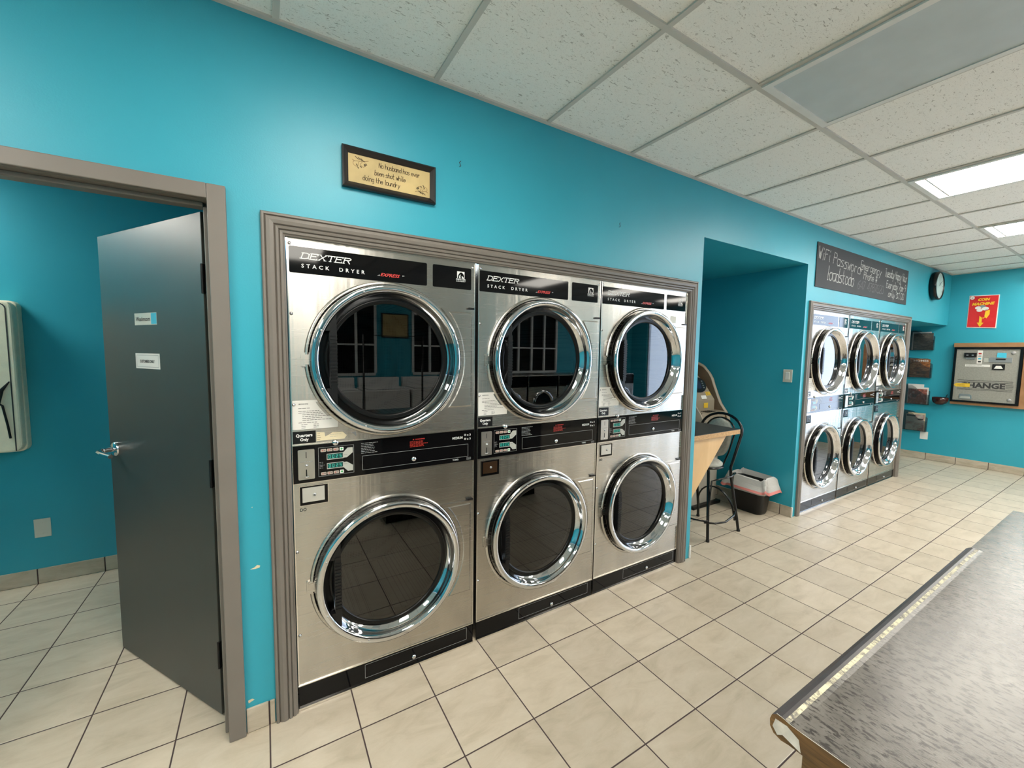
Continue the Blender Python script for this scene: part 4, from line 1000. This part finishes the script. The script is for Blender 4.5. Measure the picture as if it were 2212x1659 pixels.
mag(.818, .030, .205, .295, .008, PAPER, 'tall white booklet at the back of the third rack')
mag(.818, .060, .262, .250, .022, PAPER, 'white-edged booklet in the middle of the third rack')
mag(.818, .045, .250, .225, .036, MAG3, 'red and grey magazine at the front of the third rack')
mag(.418, .060, .250, .262, .008, CREAMP, 'cream booklet at the back of the lowest rack')
def cov2(t, h_): t.m(INK); flat(t, .05, .15, .205, .232, h_+.001, RF); flat(t, .175, .235, .16, .18, h_+.001, RF); lines_of_text(t, .06, .15, .12, .19, 6, h_+.001, GREYI, RF, th=.004)
mag(.418, .045, .245, .240, .032, MAG4, 'pale leaflet with dark headings at the front of the lowest rack', cover=cov2)
m_ = MB(); m_.box(-.002, 0, -.085, 0, 0, .115); o = m_.build('white_card', PAPER); o.location = (XF-.001, .178, .300); tag(o, 'small white card on the wall just under the lowest magazine rack', 'card')
sc_ = far_thing('security_camera', 'small white camera high on the far wall at the right edge', 'security camera', -.70, 2.565)
m_ = MB(); m_.lathe([(.0001, .05), (.022, .045), (.034, .02), (.036, 0)], lambda a, b, h_: RF(a, b, h_), 20); m_.build('mount', WHITEM, sc_)
m_ = MB(); m_.tube([(-.045, 0, -.0), (-.10, -.01, -.022)], .022, 14); m_.build('body', WHITEM, sc_)

# ============================================================ FOLDING ISLAND
def island(name, lab, x0, x1, rolled):
    t = thing(name, lab, 'counter', (x0, -1.50, 0)); L_ = x1-x0; Yb = -1.0
    m_ = MB(); m_.m(COUNTER)
    if rolled:
        # cross section in (y,z): flat top, worn ridge, rolled drip edge
        sec = [(Yb, .864), (Yb, .900), (-.024, .900), (-.0155, .9006), (-.0085, .9020), (-.003, .9026), (.004, .901), (.012, .895), (.015, .885), (.014, .873), (.008, .864), (-.004, .860), (-.016, .862)]
        k = len(sec); top = lambda i: COUNTER if i in (0, 1, 12) else (WEAR if i == 3 else COUNTER if i == 2 else CTR_EDGE)
        for i in range(k):
            a, b_ = sec[i], sec[(i+1) % k]; m_.m(top(i))
            m_.smooth = i > 2 and i < 11
            m_.add([(0, a[0], a[1]), (L_, a[0], a[1]), (L_, b_[0], b_[1]), (0, b_[0], b_[1])], [(3, 2, 1, 0)])
        m_.smooth = False; m_.m(WALNUT); m_.add([(0, y, z) for y, z in sec], [tuple(range(k))]); m_.add([(L_, y, z) for y, z in sec], [tuple(range(k))[::-1]])
        m_.m(FILLER); m_.poly([(-.0006, .006, .892), (-.0006, .010, .876), (-.0006, .002, .866), (-.0006, -.006, .872), (-.0006, -.020, .868), (-.0006, -.034, .864), (-.0006, -.030, .884), (-.0006, -.012, .893)])
        m_.m(PAPER); ribbon(m_, [(.004, .9028), (-.003, .9022), (-.0085, .9016), (-.0155, .9002), (-.024, .8996), (-.03, .8994), (-.6, .8994)], .0013, lambda a, b, c: (-.0008, a, b), 0)
    else:
        m_.box(0, L_, Yb, .004, .862, .8985)
    m_.build('counter_top', None, t)
    b_ = MB(); b_.box(.02 if rolled else .0, L_-.002, Yb+.02, -.028, .812, .8615); b_.build('apron', WALNUT, t, bevel=.002)
    b_ = MB(); b_.box(.10, L_-.10, Yb+.12, -.16, .09, .8115); b_.build('cabinet', TAUPE, t); b_ = MB(); b_.box(.14, L_-.14, Yb+.16, -.20, .001, .0895); b_.build('toe_kick', BLACKP, t)
    return t
island('folding_counter', 'grey mottled folding counter with worn cream edge, nearest the camera', .730, 1.935, True)
island('folding_counter', 'second grey folding counter behind the nearest one', 1.942, 2.580, False)

# ============================================================ BEHIND THE CAMERA (seen in glass, chrome and steel)
def washer_front():
    t = thing('front_load_washer', '', 'washer'); m_ = MB(); m_.box(0, .68, -.70, 0, .0, 1.08); m_.build('cabinet', STEEL, t, bevel=.01)
    m_ = MB(); m_.lathe([(.24, .001), (.235, .03), (.19, .035), (.18, .012)], lambda a, b, h_: (.34+a, h_, .55+b), 40); d = m_.build('door', CHROME, t)
    m_ = MB(); m_.lathe([(.18, .012), (.0001, .03)], lambda a, b, h_: (.34+a, h_, .55+b), 40); m_.build('glass', DARKGL, d)
    m_ = MB(); m_.box(.01, .67, .001, .012, .86, 1.06); m_.build('control_panel', BLACKG, t)
    return t
def washer_top():
    t = thing('top_load_washer', '', 'washer'); m_ = MB(); m_.box(0, .66, -.68, 0, 0, .92); m_.build('cabinet', MACHW, t, bevel=.012)
    m_ = MB(); m_.box(.05, .61, -.50, -.06, .921, .945); m_.build('lid', MACHW, t, bevel=.008)
    m_ = MB(); m_.box(.01, .65, -.68, -.56, .921, 1.08); m_.build('control_panel', MACHW, t, bevel=.01)
    return t
pw = washer_top(); P_ = [pw]+[copy_tree(pw) for _ in range(3)]
for i, o in enumerate(P_):
    o.location = (.55+.70*i, -4.35, 0); tag(o, ('leftmost', 'second from left', 'second from right', 'rightmost')[i]+' of the white top-load washers behind the camera', 'washer', 'top-load washers behind the camera')
pf = washer_front(); Q_ = [pf]+[copy_tree(pf) for _ in range(4)]
for i, o in enumerate(Q_):
    o.location = (3.55+.72*i, -4.60, 0); tag(o, ('leftmost', 'second from left', 'middle', 'second from right', 'rightmost')[i]+' of the steel front-load washers behind the camera', 'washer', 'front-load washers behind the camera')
cr = thing('laundry_cart', 'black wire laundry cart with hanging rail behind the camera', 'laundry cart', (1.05, -3.45, 0))
m_ = MB(); m_.tube([(0, 0, .1), (0, 0, 1.70), (.75, 0, 1.70), (.75, 0, .1)], .014, 8); m_.build('hanging_rail', BLACKM, cr)
m_ = MB(); m_.tube([(0, -.25, .55), (.75, -.25, .55), (.75, .25, .55), (0, .25, .55)], .008, 8, closed=True); m_.tube([(.03, -.2, .14), (.72, -.2, .14), (.72, .2, .14), (.03, .2, .14)], .010, 8, closed=True)
for i in range(9):
    x = .03+.69*i/8; m_.tube([(x, -.25, .55), (x, -.2, .14), (x, .2, .14), (x, .25, .55)], .003, 6)
m_.build('basket', SILVER, cr)
for x, y in ((.03, -.2), (.72, -.2), (.72, .2), (.03, .2)):
    m_ = MB(); m_.tube([(x, y-.012, .05), (x, y+.012, .05)], .0495, 16).tube([(x, y, .05), (x, y, .14)], .006, 6); m_.build('wheel', BLACKP, cr)
ws = thing('wall_notice_board', 'framed notice board on the teal wall behind the camera', 'notice board', (1.86, YB+.001, 1.75))
m_ = MB(); m_.box(0, .50, 0, .025, 0, .45); m_.build('frame', FRAMEB, ws); m_ = MB(); m_.box(.02, .48, .0255, .028, .02, .43); m_.build('sheet', SIGNP, ws)
